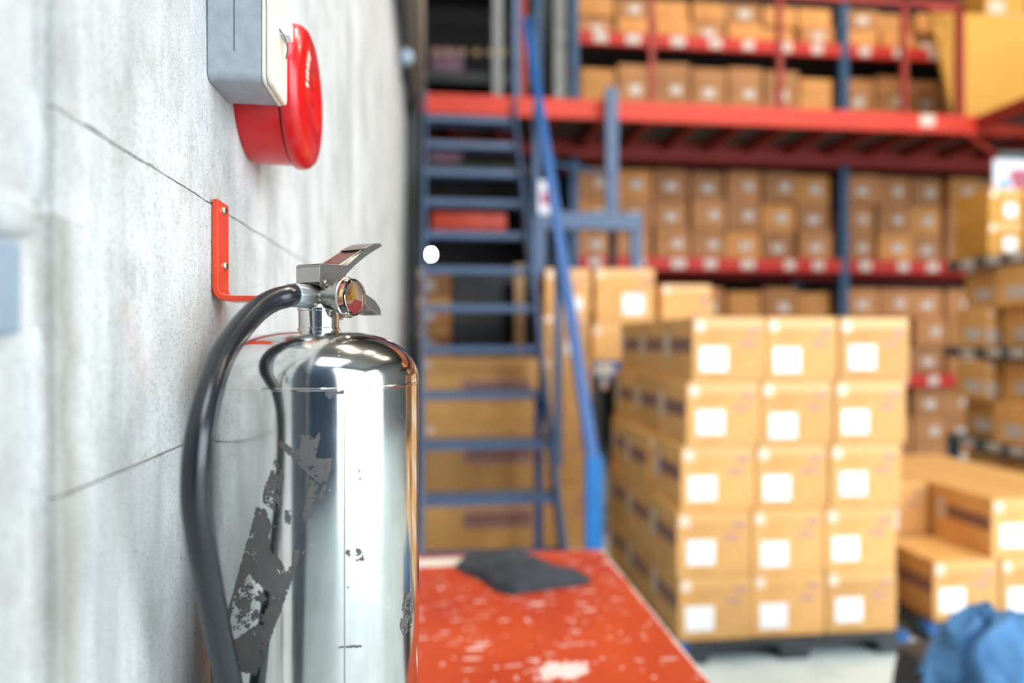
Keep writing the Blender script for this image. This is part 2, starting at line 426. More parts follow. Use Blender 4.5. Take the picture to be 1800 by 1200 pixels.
# torn label residue, on the curved shell
def A2(pts): return [(300 + x/2.4, 700 + y/2.4) for x, y in pts]
def A1(pts): return [(300 + x/3.75, 402 + y/3.75) for x, y in pts]
SH = [
 (A2([(460,180),(480,188),(520,215),(545,213),(550,150),(590,160),(610,170),(622,142),(632,150),(622,200),(612,255),(692,250),(660,345),(630,360),(590,325),(540,285),(500,240),(460,205)]), 0.30, None),
 (A2([(662,352),(640,435),(622,425),(640,375)]), 0.30, None),
 (A2([(592,340),(625,370),(620,400),(600,450),(595,500),(560,520),(555,480),(575,430),(580,370)]), 0.12, None),
 (A2([(440,255),(470,300),(478,340),(462,370),(470,450),(445,485),(420,460),(388,440),(392,380),(415,330),(425,290)]), 0.14, None),
 (A2([(360,460),(400,470),(425,545),(412,580),(420,640),(470,690),(485,735),(510,700),(515,640),(545,635),(540,680),(500,800),(440,960),(395,1080),(360,1170),(290,1150),(228,945),(262,820),(300,680),(340,540)]), 0.36,
  A2([(265,835),(300,785),(330,735),(345,760),(440,840),(370,950),(255,1028),(245,960)])),
 (A2([(480,470),(508,472),(508,530),(482,532)]), 0.10, None),
 (A2([(738,640),(758,642),(758,682),(742,684)]), -0.05, None),
 (A2([(782,632),(806,640),(818,684),(782,684)]), 0.12, None),
 (A2([(985,830),(1015,810),(1024,880),(1020,960),(985,1000),(968,970)]), 0.02, None),
 (A2([(706,1047),(760,1043),(810,1041),(808,1048),(740,1054),(708,1054)]), 0.4, None),
 (A2([(728,792),(752,795),(752,802),(730,802)]), 0.1, None),
 (A2([(790,290),(796,288),(806,350),(800,360)]), -0.02, None),
 (A1([(1015,1040),(1060,1050),(1090,1068),(1150,1068),(1145,1090),(1080,1088),(1060,1118),(1040,1120),(1020,1095)]), 0.6, None),
]
def inside(p, poly):
    c = False; j = len(poly)-1
    for i in range(len(poly)):
        a, b = poly[i], poly[j]
        if (a[1] > p[1]) != (b[1] > p[1]) and p[0] < (b[0]-a[0])*(p[1]-a[1])/(b[1]-a[1]) + a[0]: c = not c
        j = i
    return c
for poly, dens, hole in SH:
    q = [cyl(*p) for p in poly]; hq = [cyl(*p) for p in hole] if hole else None
    st = 0.0005; t0, t1 = min(a for a, _ in q), max(a for a, _ in q); z0, z1 = min(b for _, b in q), max(b for _, b in q)
    nt, nz = int((t1-t0)*R/st)+2, int((z1-z0)/st)+2
    bm = B(); vs = {}
    def vert(i, j):
        if (i, j) not in vs:
            t = t0 + i*st/R; z = z0 + j*st; r = R + 0.00025
            vs[(i, j)] = bm.verts.new((CX + r*math.cos(t), CY + r*math.sin(t), z))
        return vs[(i, j)]
    cnt = 0
    for i in range(nt):
        for j in range(nz):
            t = t0 + (i+.5)*st/R; z = z0 + (j+.5)*st
            w = Vector((t*R*420, z*420, 0))
            jt, jz = noise.noise(w*1.0)*0.0010, noise.noise(w*1.0 + Vector((9,4,2)))*0.0010
            p = (t + jt/R, z + jz)
            if not inside(p, q): continue
            nn = noise.noise(Vector((t*R*150, z*150, 7))) * 0.6 + noise.noise(w*1.4)*0.5
            if hole and inside(p, hq):
                e = min(math.hypot((t-hq_t)*R, z-hq_z) for hq_t, hq_z in [(sum(a for a,_ in hq)/len(hq), sum(b for _,b in hq)/len(hq))])
                if nn + 0.22 - e*22 < 0: continue
            elif nn < -dens - 0.02: continue
            bm.faces.new((vert(i,j), vert(i+1,j), vert(i+1,j+1), vert(i,j+1))); cnt += 1
    if cnt: obj('label_residue', bm, M['residue'], ext, smooth=True, auto=60)
    else: bm.free()
# collar and valve
bm = B(); lathe(bm, [(0.0, 1.407), (0.0185, 1.407), (0.0185, 1.4115), (0.0175, 1.4125), (0.0178, 1.4268), (0.0187, 1.4275), (0.0187, 1.4292), (0.016, 1.430), (0.0, 1.430)], (CX, CY, 0), (0,0,1), 64)
obj('neck_collar', bm, M['steel'], ext, smooth=True)
bm = B(); lathe(bm, [(0.0165, 1.4285), (0.0158, 1.4300), (0.0135, 1.4330), (0.0125, 1.437), (0.0125, 1.4395), (0.0105, 1.444), (0.0098, 1.450), (0.0098, 1.455), (0, 1.455)], (CX, CY, 0), (0,0,1), 40)
lathe(bm, [(0.0120, -0.003), (0.0112, 0.010), (0.0102, 0.016)], V(0, 0, 1.4395), -U, 32)
lathe(bm, [(0.0122, -0.003), (0.0108, 0.012), (0.0104, 0.027)], V(0, 0, 1.4395), G, 32)
obj('valve_body', bm, M['nickel'], ext, smooth=True, auto=50)
bm = B(); lathe(bm, [(0.0095, 0.014), (0.0108, 0.0165), (0.0108, 0.031), (0.0100, 0.0335)], V(0, 0, 1.4395), -U, 10)
obj('hose_coupling', bm, M['alu'], ext, smooth=True, auto=20, bevel=0.0006)
# gauge
gc = V(0, 0.0, 1.4385)
bm = B(); lathe(bm, [(0.0, 0.026), (0.015, 0.0262), (0.0176, 0.0275), (0.0180, 0.0295), (0.0180, 0.0325), (0.0170, 0.0335), (0.0160, 0.0325), (0.0158, 0.029), (0.0, 0.029)], gc, G, 56)
gauge = obj('pressure_gauge', bm, M['nickel'], ext, smooth=True)
bm = B(); lathe(bm, [(0.0, 0.0292), (0.0155, 0.0292), (0.0155, 0.0296), (0, 0.0296)], gc, G, 40)
obj('gauge_face', bm, M['pinkface'], gauge)
bm = B()
ax, e1, e2 = frame_for(G)
def gp(r, a, h): return gc + G*h + (U*math.cos(a) + Vector((0,0,1))*math.sin(a))*r
for a0, a1 in ((-2.9, -0.2),):
    pts = [gp(0.0148, a0 + (a1-a0)*k/14, 0.0298) for k in range(15)] + [gp(0.005, a1 - (a1-a0)*k/14, 0.0298) for k in range(15)]
    for k in range(14): prism(bm, [pts[k], pts[k+1], pts[28-k], pts[29-k]], G*0.0003)
obj('gauge_red_zone', bm, M['redface'], gauge)
bm = B(); prism(bm, [gp(0.0015, -1.2, 0.0312), gp(0.0028, 0.4, 0.0312), gp(0.0125, 1.45, 0.0312), gp(0.0028, 2.6, 0.0312)], G*0.0005)
lathe(bm, [(0.0022, 0.030), (0.0022, 0.0325), (0, 0.0330)], gc, G, 16)
obj('gauge_needle', bm, M['needle'], gauge)
bm = B(); lathe(bm, [(0.0160, 0.0325), (0.0164, 0.0345), (0.0163, 0.0385), (0.0150, 0.0405), (0.010, 0.0413), (0.0, 0.0416)], gc, G, 56)
lathe(bm, [(0.0148, 0.0326), (0.0150, 0.0380), (0.0140, 0.0392), (0.009, 0.0398), (0.0, 0.0400)], gc, G, 56)
obj('gauge_lens', bm, M['glass'], gauge, smooth=True)
# lever
bm = B()
side = [(-0.014, 1.4665), (-0.014, 1.452), (-0.0125, 1.4480), (-0.008, 1.4460), (0.012, 1.4462), (0.0185, 1.4475), (0.0205, 1.4530), (0.0205, 1.4585), (0.023, 1.4620), (0.036, 1.4715), (0.054, 1.4825), (0.068, 1.4895), (0.077, 1.4935), (0.0795, 1.4958), (0.074, 1.4970), (0.064, 1.4955), (0.050, 1.4890), (0.012, 1.4690), (0.0, 1.4680), (-0.010, 1.4680)]
for b0 in (-0.0130, 0.0115):
    prism(bm, [V(L, b0, z) for L, z in side], G*0.0015)
top = [(-0.0145, 1.4660), (-0.012, 1.4680), (0.012, 1.4690), (0.050, 1.4890), (0.064, 1.4955), (0.074, 1.4970), (0.0800, 1.4955)]
for (L0, z0), (L1, z1) in zip(top, top[1:]):
    w0 = 0.013 if L0 < 0.05 else 0.013 - (L0-0.05)*0.12; w1 = 0.013 if L1 < 0.05 else 0.013 - (L1-0.05)*0.12
    a = [V(L0, -w0, z0), V(L0, w0, z0), V(L1, w1, z1), V(L1, -w1, z1)]
    prism(bm, a, Vector((0,0,-0.0014)))
prism(bm, [V(-0.0145, -0.013, 1.4665), V(-0.0145, 0.013, 1.4665), V(-0.0145, 0.013, 1.4515), V(-0.0145, -0.013, 1.4515)], U*0.0015)
lever = obj('squeeze_lever', bm, M['lever'], ext, smooth=True, auto=25, bevel=0.0004)
bm = B(); lathe(bm, [(0.0026, 0.0128), (0.0026, 0.0140), (0.0016, 0.0146), (0, 0.0147)], V(-0.007, 0, 1.4515), G, 20)
obj('pivot_rivet', bm, M['nickel'], lever, smooth=True)
# carrying handle
bm = B()
low = [(0.004, 1.4470), (0.030, 1.4470), (0.055, 1.4455), (0.070, 1.4400), (0.079, 1.4320), (0.0805, 1.4275)]
for (L0, z0), (L1, z1) in zip(low, low[1:]):
    prism(bm, [V(L0, -0.011, z0), V(L0, 0.011, z0), V(L1, 0.011, z1), V(L1, -0.011, z1)], Vector((0,0,-0.0015)))
for b0 in (-0.0110, 0.0095):
    prism(bm, [V(L, b0, z) for L, z in low] + [V(0.076, b0, 1.4262), V(0.055, b0, 1.4355), V(0.03, b0, 1.438), V(0.004, b0, 1.438)], G*0.0015)
obj('carrying_handle', bm, M['lever'], ext, smooth=True, auto=25, bevel=0.0003)
# seal wire
bm = B(); tube(bm, spline([V(0.012, 0.019, 1.432), V(0.008, 0.022, 1.4300), V(0.010, 0.024, 1.4255), V(0.004, 0.0225, 1.4240), V(-0.001, 0.022, 1.428), V(0.004, 0.020, 1.431), V(0.006, 0.0215, 1.426)], 8), 0.0006, 6)
obj('seal_wire', bm, M['alu'], ext, smooth=True)
bm = B()
hook = [(-0.101, 0.644), (-0.101, 0.668)]
box(bm, -0.113, -0.089, 0.640, 0.700, 1.4215, 1.4250)
obj('hanging_tab', bm, M['lever'], ext, bevel=0.0005)
# hose
hp = [V(-0.026, 0, 1.4395), V(-0.034, 0, 1.4397), atZ(504, 521, 0.571), atZ(480, 528, 0.560), atZ(453, 545, 0.545), atZ(420, 580, 0.522), atZ(388, 630, 0.497), atZ(365, 700, 0.470), atZ(349, 780, 0.452), atZ(344, 867, 0.450), atZ(353, 950, 0.458), atZ(367, 1033, 0.474), atZ(384, 1117, 0.492), atZ(402, 1200, 0.508), atZ(418, 1290, 0.520), atZ(424, 1400, 0.526)]
bm = B(); sp = spline(hp, 12); tube(bm, sp, 0.0094, 28)
hose = obj('discharge_hose', bm, M['hose'], ext, smooth=True, auto=60)
bm = B(); e = sp[-1]; tube(bm, [e, e + Vector((0, 0, -0.01)), e + Vector((0,0,-0.05)), e + Vector((0,0,-0.055))], [0.0115, 0.0115, 0.008, 0.007], 24)
obj('nozzle', bm, M['black'], hose, smooth=True)

# ------------------------------------------------------------------ wall bracket
br = empty('wall_bracket', (WX, 0.685, 1.44), 'orange-red L-shaped steel bracket screwed to the concrete wall behind the hose', 'bracket')
bm = B()
t_ = 0.0052; xa = WX + 0.0012; zb = 1.4380; yb0, yb1 = 0.667, 0.702
outer, inner = [(xa, 1.5335)], [(xa + t_, 1.5335)]
for k in range(9):
    a = PI + PI/2*k/8
    outer.append((xa + 0.013 + 0.013*math.cos(a), zb + 0.013 + 0.013*math.sin(a)))
    inner.append((xa + 0.013 + (0.013-t_)*math.cos(a), zb + 0.013 + (0.013-t_)*math.sin(a)))
outer.append((-0.112, zb)); inner.append((-0.112, zb + t_))
q = outer + inner[::-1]
prism(bm, [(x, yb0, z) for x, z in q], (0, yb1-yb0, 0))
obj('bracket_plate', bm, M['bracket'], br, smooth=True, auto=30, bevel=0.0005)
for yy, zz in ((0.684, 1.5255), (0.688, 1.4725)):
    bm = B(); x0 = xa + t_
    lathe(bm, [(0.0042, 0.0), (0.0042, 0.0008), (0.0034, 0.0020), (0.002, 0.0027), (0, 0.0029)], (x0, yy, zz), (1,0,0), 20)
    s_ = obj('screw', bm, M['screw'], br, smooth=True)
    bm = B(); box(bm, x0+0.0022, x0+0.0032, yy-0.0028, yy+0.0028, zz-0.0004, zz+0.0004); box(bm, x0+0.0022, x0+0.0032, yy-0.0004, yy+0.0004, zz-0.0028, zz+0.0028)
    obj('cross_slot', bm, M['black'], s_)

# ------------------------------------------------------------------ grey electrical box
def rrect(y0, y1, z0, z1, r, x, n=6):
    p = []
    for cy, cz, a0 in ((y1-r, z1-r, 0), (y0+r, z1-r, PI/2), (y0+r, z0+r, PI), (y1-r, z0+r, 3*PI/2)):
        for k in range(n+1):
            a = a0 + PI/2*k/n; p.append((x, cy + r*math.cos(a), cz + r*math.sin(a)))
    return p
eb = empty('electrical_box', (WX, 0.69, 1.642), 'grey cast electrical switch box with cream cover above the bracket', 'electrical box')
bm = B(); prism(bm, rrect(0.655, 0.728, 1.6415, 1.80, 0.008, WX), (0.049, 0, 0))
obj('enclosure', bm, M['greybox'], eb, smooth=True, bevel=0.0015, auto=30)
bm = B(); prism(bm, rrect(0.6542, 0.7288, 1.6405, 1.801, 0.009, WX+0.049), (0.0032, 0, 0))
obj('gasket_rim', bm, M['cream'], eb, smooth=True, bevel=0.0008, auto=30)
bm = B(); prism(bm, rrect(0.655, 0.728, 1.6413, 1.80, 0.009, WX+0.0526), (0.0044, 0, 0))
lid = obj('cover', bm, M['cream'], eb, smooth=True, bevel=0.0015, auto=30)
bm = B(); box(bm, WX+0.057, WX+0.066, 0.694, 0.712, 1.7020, 1.7185)
obj('switch_rocker', bm, M['white'], lid, bevel=0.001)
bm = B(); tube(bm, spline([(WX+0.057, 0.690, 1.706), (WX+0.061, 0.692, 1.700), (WX+0.063, 0.700, 1.692), (WX+0.060, 0.708, 1.684)], 6), 0.0009, 6)
obj('wire', bm, M['greypole'], lid)
bm = B(); box(bm, WX+0.0490, WX+0.0495, 0.66, 0.72, 1.66, 1.78); tube(bm, [(WX+0.0245, 0.6549, 1.668), (WX+0.0245, 0.6549, 1.80)], 0.0005, 6)
obj('mould_line', bm, M['darkgrey'], eb)

# ------------------------------------------------------------------ alarm bell
bl = empty('fire_alarm_bell', (WX, 0.805, 1.678), 'glossy red round fire alarm bell on the wall behind the grey box', 'alarm bell')
bc = (0, 0.805, 1.6775)
bm = B(); lathe(bm, [(0.0, WX+0.0005), (0.0720, WX+0.0005), (0.0735, WX+0.006), (0.0750, WX+0.046), (0.0, WX+0.046)], bc, (1,0,0), 96)
obj('bell_housing', bm, M['redbell'], bl, smooth=True)
bm = B(); lathe(bm, [(0.0, -0.158), (0.0775, -0.158), (0.0790, -0.1555), (0.0790, -0.1500), (0.0775, -0.1440), (0.0725, -0.1385), (0.064, -0.1352), (0.052, -0.1335), (0.036, -0.1325), (0.030, -0.1335), (0.026, -0.137), (0.022, -0.1385), (0.0, -0.1388)], bc, (1,0,0), 96)
gong = obj('gong', bm, M['redbell'], bl, smooth=True, auto=50)
bm = B(); lathe(bm, [(0.009, -0.140), (0.009, -0.1355), (0.006, -0.134), (0, -0.1338)], bc, (1,0,0), 20)
obj('center_bolt', bm, M['redbell'], gong, smooth=True)
bm = B()
for k in range(7):
    a = 2.35 + k*0.13
    for rr0, rr1 in ((0.047, 0.056),):
        a2 = a + (0.07 if k % 2 else 0.09)
        P_ = lambda r, an: Vector((-0.1337 - (r-0.047)*0.10 + 0.0005, bc[1] + r*math.cos(an), bc[2] + r*math.sin(an)))
        prism(bm, [P_(rr0, a), P_(rr1, a), P_(rr1, a2), P_(rr0, a2)], (0.0003, 0, 0))
obj('lettering', bm, M['cream'], gong, label='pale faded letters curving round the gong')

# ------------------------------------------------------------------ small things on the wall
bm = B(); box(bm, WX+0.001, WX+0.0125, 0.290, 0.350, 1.403, 1.4475)
o = obj('conduit_box', bm, M['bluepale'], loc=(WX, 0.33, 1.403), bevel=0.003); tag(o, 'pale blue-grey conduit box under the rough mortar lump at the photo\'s left edge', 'conduit box')
bm = B(); tube(bm, [(-0.165, 1.9, 3.17), (-0.165, 5.4, 3.17)], 0.022, 12)
for yy in (2.2, 3.2, 4.6, 5.2): box(bm, WX, -0.15, yy, yy+0.03, 3.14, 3.20)
o = obj('conduit_pipe', bm, M['dark'], smooth=True); tag(o, 'dark conduit pipe running high along the concrete wall', 'pipe')
bm = B(); lathe(bm, [(0, -0.02), (0.035, -0.02), (0.045, 0.01), (0.045, 0.03), (0.03, 0.055), (0, 0.06)], (-0.155, 4.05, 3.05), (0,0,1), 24)
lamp_ = empty('hanging_lamp', (-0.155, 4.05, 3.03), 'small unlit bulkhead lamp hanging under the high conduit pipe', 'lamp')
obj('lamp_shade', bm, M['bluepale'], lamp_, smooth=True)
bm = B(); tube(bm, [(-0.155, 4.05, 3.10), (-0.160, 4.05, 3.15)], 0.01, 8); obj('lamp_stem', bm, M['dark'], lamp_)
bm = B(); box(bm, WX, -0.06, 3.4, 5.4, 3.28, 5.2)
o = obj('ventilation_duct', bm, M['beige'], bevel=0.01); tag(o, 'beige boxed duct high on the far end of the left wall', 'duct')
bm = B(); box(bm, WX+0.002, -0.185, 5.28, 5.32, 0, 3.26); box(bm, -0.185, -0.125, 5.295, 5.305, 0, 3.26); box(bm, -0.125, -0.105, 5.28, 5.32, 0, 3.26)
o = obj('steel_column', bm, M['dark']); tag(o, 'dark narrow steel column at the far end of the concrete wall', 'column')
d_ = at(758, 447, 7.0)
bm = B(); lathe(bm, [(0, -0.035), (0.018, -0.03), (0.024, 0), (0.018, 0.03), (0, 0.035)], d_, (0,0,1), 16)
lb = empty('wall_lamp', d_ + Vector((0,0,-0.06)), 'tiny bright lit lamp seen past the stair\'s left stringer', 'lamp')
obj('bulb', bm, M['lamp_on'], lb, smooth=True)
bm = B(); box(bm, d_.x-0.02, d_.x+0.02, d_.y-0.02, d_.y+0.02, d_.z-0.075, d_.z-0.035); box(bm, d_.x-0.01, d_.x+0.01, d_.y, d_.y+0.02, 0, d_.z-0.075)
obj('lamp_post', bm, M['dark'], lb)

# ------------------------------------------------------------------ red bench with black cloth
tb = empty('steel_bench', (0.16, 1.42, 0), 'scratched red painted steel bench top beside the concrete wall', 'bench')
bm = B(); box(bm, -0.198, 0.528, 0.98, 2.09, 0.722, 0.75)
obj('bench_top', bm, M['redtop'], tb, loc=(0,0,0), bevel=0.003)
bm = B(); box(bm, -0.17, 0.50, 1.01, 1.04, 0.64, 0.722); box(bm, -0.17, 0.50, 2.02, 2.05, 0.64, 0.722); box(bm, -0.17, -0.14, 1.04, 2.02, 0.64, 0.722); box(bm, 0.47, 0.50, 1.04, 2.02, 0.64, 0.722)
obj('apron', bm, M['bracket'], tb)
for x in (-0.17, 0.45):
    for y in (1.01, 2.0): abox('leg', M['bracket'], (x, x+0.05, y, y+0.05, 0, 0.64), tb)
a = atz(733, 978, 0.7505)
bm = B(); box(bm, -0.19, atz(835, 975, 0.75).x, 1.985, 2.055, 0.7500, 0.7512)
obj('masking_strip', bm, M['cream'], tb, label='pale cream strip along the far edge')
out = [(800,990),(812,980),(826,974),(860,972),(896,970),(925,975),(945,981),(975,992),(1000,1003),(1025,1009),(1042,1018),(1030,1025),(1000,1029),(975,1032),(950,1037),(928,1039),(905,1043),(885,1041),(868,1035),(852,1022),(838,1014),(818,1007),(804,1000)]
P = [atz(x, y + 3, 0.7505) for x, y in out]
c0 = sum(P, Vector())/len(P); bm = B(); rings = []; NR = 14
Ps = []
for i in range(len(P)):
    for k in range(4): Ps.append(P[i].lerp(P[(i+1) % len(P)], k/4))
for r in range(NR+1):
    f = 1 - r/NR; rg = []
    for i, p in enumerate(Ps):
        w = c0 + (p - c0)*(f**0.9 if f > 0 else 0)
        hgt = 0.020*min(1, (1-f)*5)**0.5 + 0.010*(1-f)
        hgt += 0.012*min(1, (1-f)*4)*noise.noise(Vector((w.x*16, w.y*10, 2))) + 0.005*min(1,(1-f)*6)*noise.noise(Vector((w.x*50, w.y*34, 7)))
        if r == 0: hgt = 0
        rg.append(bm.verts.new((w.x, w.y, 0.7508 + max(0.0, hgt))))
    rings.append(rg)
for a_, b_ in zip(rings, rings[1:]):
    n = len(a_)
    for k in range(n): bm.faces.new((a_[k], a_[(k+1)%n], b_[(k+1)%n], b_[k]))
bm.faces.new(rings[0][::-1])
o = obj('rag', bm, M['blackcloth'], loc=(c0.x, c0.y, 0.7505), smooth=True, auto=70); tag(o, 'crumpled black cloth lying flat on the red bench top', 'cloth')

# ------------------------------------------------------------------ cartons
def copy_tree(o, parent=None):
    c = o.copy(); COL.objects.link(c)
    if parent: c.parent = parent
    for ch in list(o.children): copy_tree(ch, c)
    return c
def carton(w, d, h, mat, lab=(0.06, 0.12, 0.13, 0.11), labmat='white', side=True, prints=True, tape=True, strip=None, far=False):
    """local coordinates: base centre at the origin, printed end facing -y"""
    bm = B(); box(bm, -w/2, w/2, -d/2, d/2, 0, h)
    r = obj('carton', bm, mat, loc=(0,0,0), bevel=0.004)
    f = -d/2
    if lab:
        lx, lz, lw, lh = lab
        bm = B(); box(bm, -w/2+lx, -w/2+lx+lw, f-0.0012, f+0.001, lz, lz+lh); obj('paper_label', bm, M[labmat], r, loc=(0,0,0))
    if prints:
        bm = B()
        box(bm, w/2-0.125*w/0.335, w/2-0.05*w/0.335, f-0.0006, f+0.001, h*0.56, h*0.63)
        obj('printed_mark', bm, M['purple_lt'], r, loc=(0,0,0))
        bm = B(); box(bm, w/2-0.085, w/2-0.028, f-0.0006, f+0.001, h*0.74, h*0.86)
        obj('printed_symbol', bm, M['purple_lt'], r, loc=(0,0,0))
    if tape:
        bm = B(); box(bm, -w/2+0.012, w/2-0.012, f-0.0008, f+0.001, h-0.05, h-0.004); box(bm, -w/2+0.012, w/2-0.012, f, d/2, h-0.0005, h+0.0008)
        obj('packing_tape', bm, M['tape'], r, loc=(0,0,0))
        bm = B(); box(bm, -w/2+0.012, -w/2+0.055, f-0.0014, f+0.001, h-0.062, h-0.018)
        obj('tape_end', bm, M['tapewhite'], r, loc=(0,0,0))
    if side:
        bm = B()
        x0, x1 = (-w/2 - 0.0007, -w/2 + 0.0007)
        box(bm, x0, x1, -d*0.47, d*0.24, h*0.44, h*0.68)
        obj('side_print', bm, M['purple'], r, loc=(0,0,0))
        bm = B(); box(bm, -w/2-0.0012, -w/2+0.001, d*0.28, d*0.42, h*0.35, h*0.78)
        obj('side_label', bm, M['offwhite'], r, loc=(0,0,0))
    r['_used'] = 0
    return r
PROTO = {}
def put(key, x, y, z, label, group, rz=0.0, sx=1.0):
    p = PROTO[key]
    if p['_used'] == 0: o = p; p['_used'] = 1
    else: o = copy_tree(p)
    o.location = (x, y, z); o.rotation_euler = (0, 0, rz)
    tag(o, label, 'carton', group); return o
CW, CD, CH = 0.336, 0.385, 0.2825
for k in range(4):
    PROTO['a%d' % k] = carton(CW, CD, CH-0.0015, M['card'], (0.032 + 0.006*(k % 3), 0.028 + (0.016, 0.0, 0.022, 0.008)[k], 0.128, 0.108 + 0.004*(k % 2)))
    PROTO['a%d' % k]['_used'] = 0
rowx = [1.062, 1.054, 1.079, 1.100, 1.126]
rown = ['bottom', 'second lowest', 'middle', 'second highest', 'top']; coln = ['left', 'middle', 'right']
GA = 'cartons stacked five high on the dark pallet'
for r in range(5):
    pitch = 0.342 if r < 4 else 0.3395
    for c in range(3):
        x = rowx[r] + CW/2 + pitch*c; z = 0.096 + CH*r
        put('a%d' % ((r*2+c*3) % 4), x, 2.86 + CD/2 + random.uniform(-.008,.008), z, 'amber carton, %s column, %s row, front of the central stack' % (coln[c], rown[r] if r in (0, 4) else rown[r]), GA, random.uniform(-.012,.012))
    for dpt in (1, 2):
        x = rowx[r] + CW/2 + random.uniform(-.004, .012) + (-0.03 if (r, dpt) == (2, 1) else 0)
        put('a%d' % ((r+dpt) % 4), x, 2.86 + CD/2 + 0.392*dpt + 0.008, 0.096 + CH*r, 'amber carton, shaded side of central stack, %s row, %s from the front' % (rown[r] if r in (0, 4) else rown[r], ['', 'second', 'third'][dpt]), GA, random.uniform(-.012,.008))
def pallet(x0, x1, y0, y1, label, blue=True, zt=0.094):
    r = empty('pallet', ((x0+x1)/2, (y0+y1)/2, 0), label, 'pallet', None)
    bm = B()
    for k in range(7):
        a_ = y0 + (y1-y0)*k/7; box(bm, x0, x1, a_, a_ + (y1-y0)/7*0.8, zt-0.026, zt)
    obj('top_deck', bm, M['dark'], r)
    for x in (x0, (x0+x1)/2-0.07, x1-0.14):
        for y in (y0, (y0+y1)/2-0.07, y1-0.14):
            abox('foot_block', M['dark'], (x, x+0.14, y, y+0.14, 0, zt-0.026), r, bevel=0.008)
    if blue:
        for x in (x0-0.006, x1-0.05): abox('corner_cap', M['blue'], (x, x+0.056, y0-0.006, y0+0.06, zt-0.04, zt+0.001), r, bevel=0.004)
    return r
pallet(1.05, 2.12, 2.84, 4.05, 'dark plastic pallet with blue corners under the central carton stack')
pallet(2.27, 3.40, 2.90, 4.08, 'dark plastic pallet under the low cartons right of the central stack')
GB = 'low pile of cartons beside the central stack'
zB = 0.096
PROTO['tall'] = carton(CW, CD, 0.5635, M['card'])
def pb(k, x, y, z, l): put(k, x + CW/2, y + CD/2, z, l, GB, random.uniform(-.01,.01))
pb('a0', 2.315, 2.93, zB, 'amber carton at the front left corner of the low pile, white label low down')
pb('a1', 2.665, 2.93, zB, 'amber carton at the pile\'s base, right of the corner carton behind blue cloth')
pb('a2', 3.010, 2.93, zB, 'amber carton low in the pile at the photo\'s right edge')
pb('a3', 2.280, 3.335, zB, 'amber carton hidden low behind the corner carton of the pile')
pb('a0', 2.640, 3.335, zB, 'amber carton low in the middle of the pile')
pb('a1', 2.980, 3.335, zB, 'amber carton low in the pile\'s far right')
pb('a2', 2.620, 2.93, zB+CH, 'amber carton on the upper layer with its violet-striped side showing')
pb('a3', 2.965, 2.93, zB+CH, 'amber carton on the upper layer at the photo\'s right edge')
pb('a1', 2.270, 3.335, zB+CH, 'amber carton set back in the low pile against the central stack')
pb('a2', 2.620, 3.335, zB+CH, 'amber carton behind the violet-striped upper carton')
pb('a0', 2.965, 3.335, zB+CH, 'amber carton behind the upper carton at the right edge')
pb('tall', 2.620, 3.735, zB, 'tall amber carton standing at the back of the low pile')
pb('tall', 2.965, 3.735, zB, 'tall amber carton at the back of the low pile, right one')

# big cartons behind the stair
GC = 'large cartons stacked behind the blue stair'
PROTO['big'] = carton(0.76, 0.60, 0.428, M['card'], None, side=False, prints=False, tape=True)
bm = B(); 
for zz in (0.16,):
    box(bm, -0.13, 0.34, -0.3008, -0.299, zz, zz+0.13)
p_ = obj('printed_mark', bm, M['purple_lt'], PROTO['big'], loc=(0,0,0))
bm = B()
for k in range(11): box(bm, -0.11+k*0.04, -0.085+k*0.04, -0.3014, -0.299, 0.19, 0.26)
obj('printed_letters', bm, M['purple'], p_, loc=(0,0,0))
for r in range(3):
    put('big', 0.325 + (0.0, 0.008, -0.006)[r], 4.80, 0.43*r, 'large wide carton behind the stair treads, %s of three' % ['lowest', 'middle', 'topmost'][r], GC)
PROTO['mid'] = carton(0.34, 0.55, 0.428, M['card'], None, side=True, prints=True)
for r in range(3):
    put('mid', 0.89 + 0.004*r, 4.80, 0.43*r, 'narrow tan carton between stair stringer and handrail, %s of the column' % ['lowest', 'middle', 'third from the floor'][r], GC)
PROTO['sm'] = carton(0.31, 0.45, 0.30, M['card'], (0.15, 0.02, 0.10, 0.09))
put('sm', 0.905, 4.78, 1.290, 'pale carton above the column between stringer and handrail', GC)
put('sm', 0.915, 4.78, 1.592, 'pale carton topmost between handrail and the square labelled carton', GC)
# blue stand with cartons
st_ = empty('steel_stand', (1.36, 4.85, 0), 'dark blue steel stand carrying pale cartons behind the central stack', 'stand')
abox('stand_top', M['blue'], (1.085, 1.62, 4.56, 5.06, 1.15, 1.265), st_)
for x in (1.09, 1.55):
    for y in (4.57, 4.99): abox('leg', M['dark'], (x, x+0.06, y, y+0.06, 0, 1.15), st_)
bm = B(); box(bm, 1.10, 1.23, 4.557, 4.561, 1.17, 1.25); obj('paper_label', bm, M['offwhite'], st_)
PROTO['flat'] = carton(0.42, 0.42, 0.25, M['card'], None, side=False)
put('flat', 1.305, 4.81, 1.266, 'flat pale carton on the blue stand under the square one', 'cartons on the blue stand')
PROTO['sq'] = carton(0.42, 0.42, 0.385, M['card'], (0.19, 0.07, 0.155, 0.14))
put('sq', 1.325, 4.81, 1.518, 'square pale carton with white label on top of the blue stand pile', 'cartons on the blue stand')
PROTO['brn'] = carton(0.36, 0.42, 0.62, M['card_brown'], None, side=False)
put('brn', 1.80, 4.90, 0.0, 'brown carton on the floor behind the central stack, lower of two', 'brown cartons behind the central stack')
put('brn', 1.80, 4.90, 0.622, 'brown carton on another one behind the central stack', 'brown cartons behind the central stack')
PROTO['brn2'] = carton(0.37, 0.42, 0.56, M['card'], None, side=False)
put('brn2', 1.80, 4.90, 1.244, 'orange-brown carton peeking over the central stack left of the rack', 'brown cartons behind the central stack')

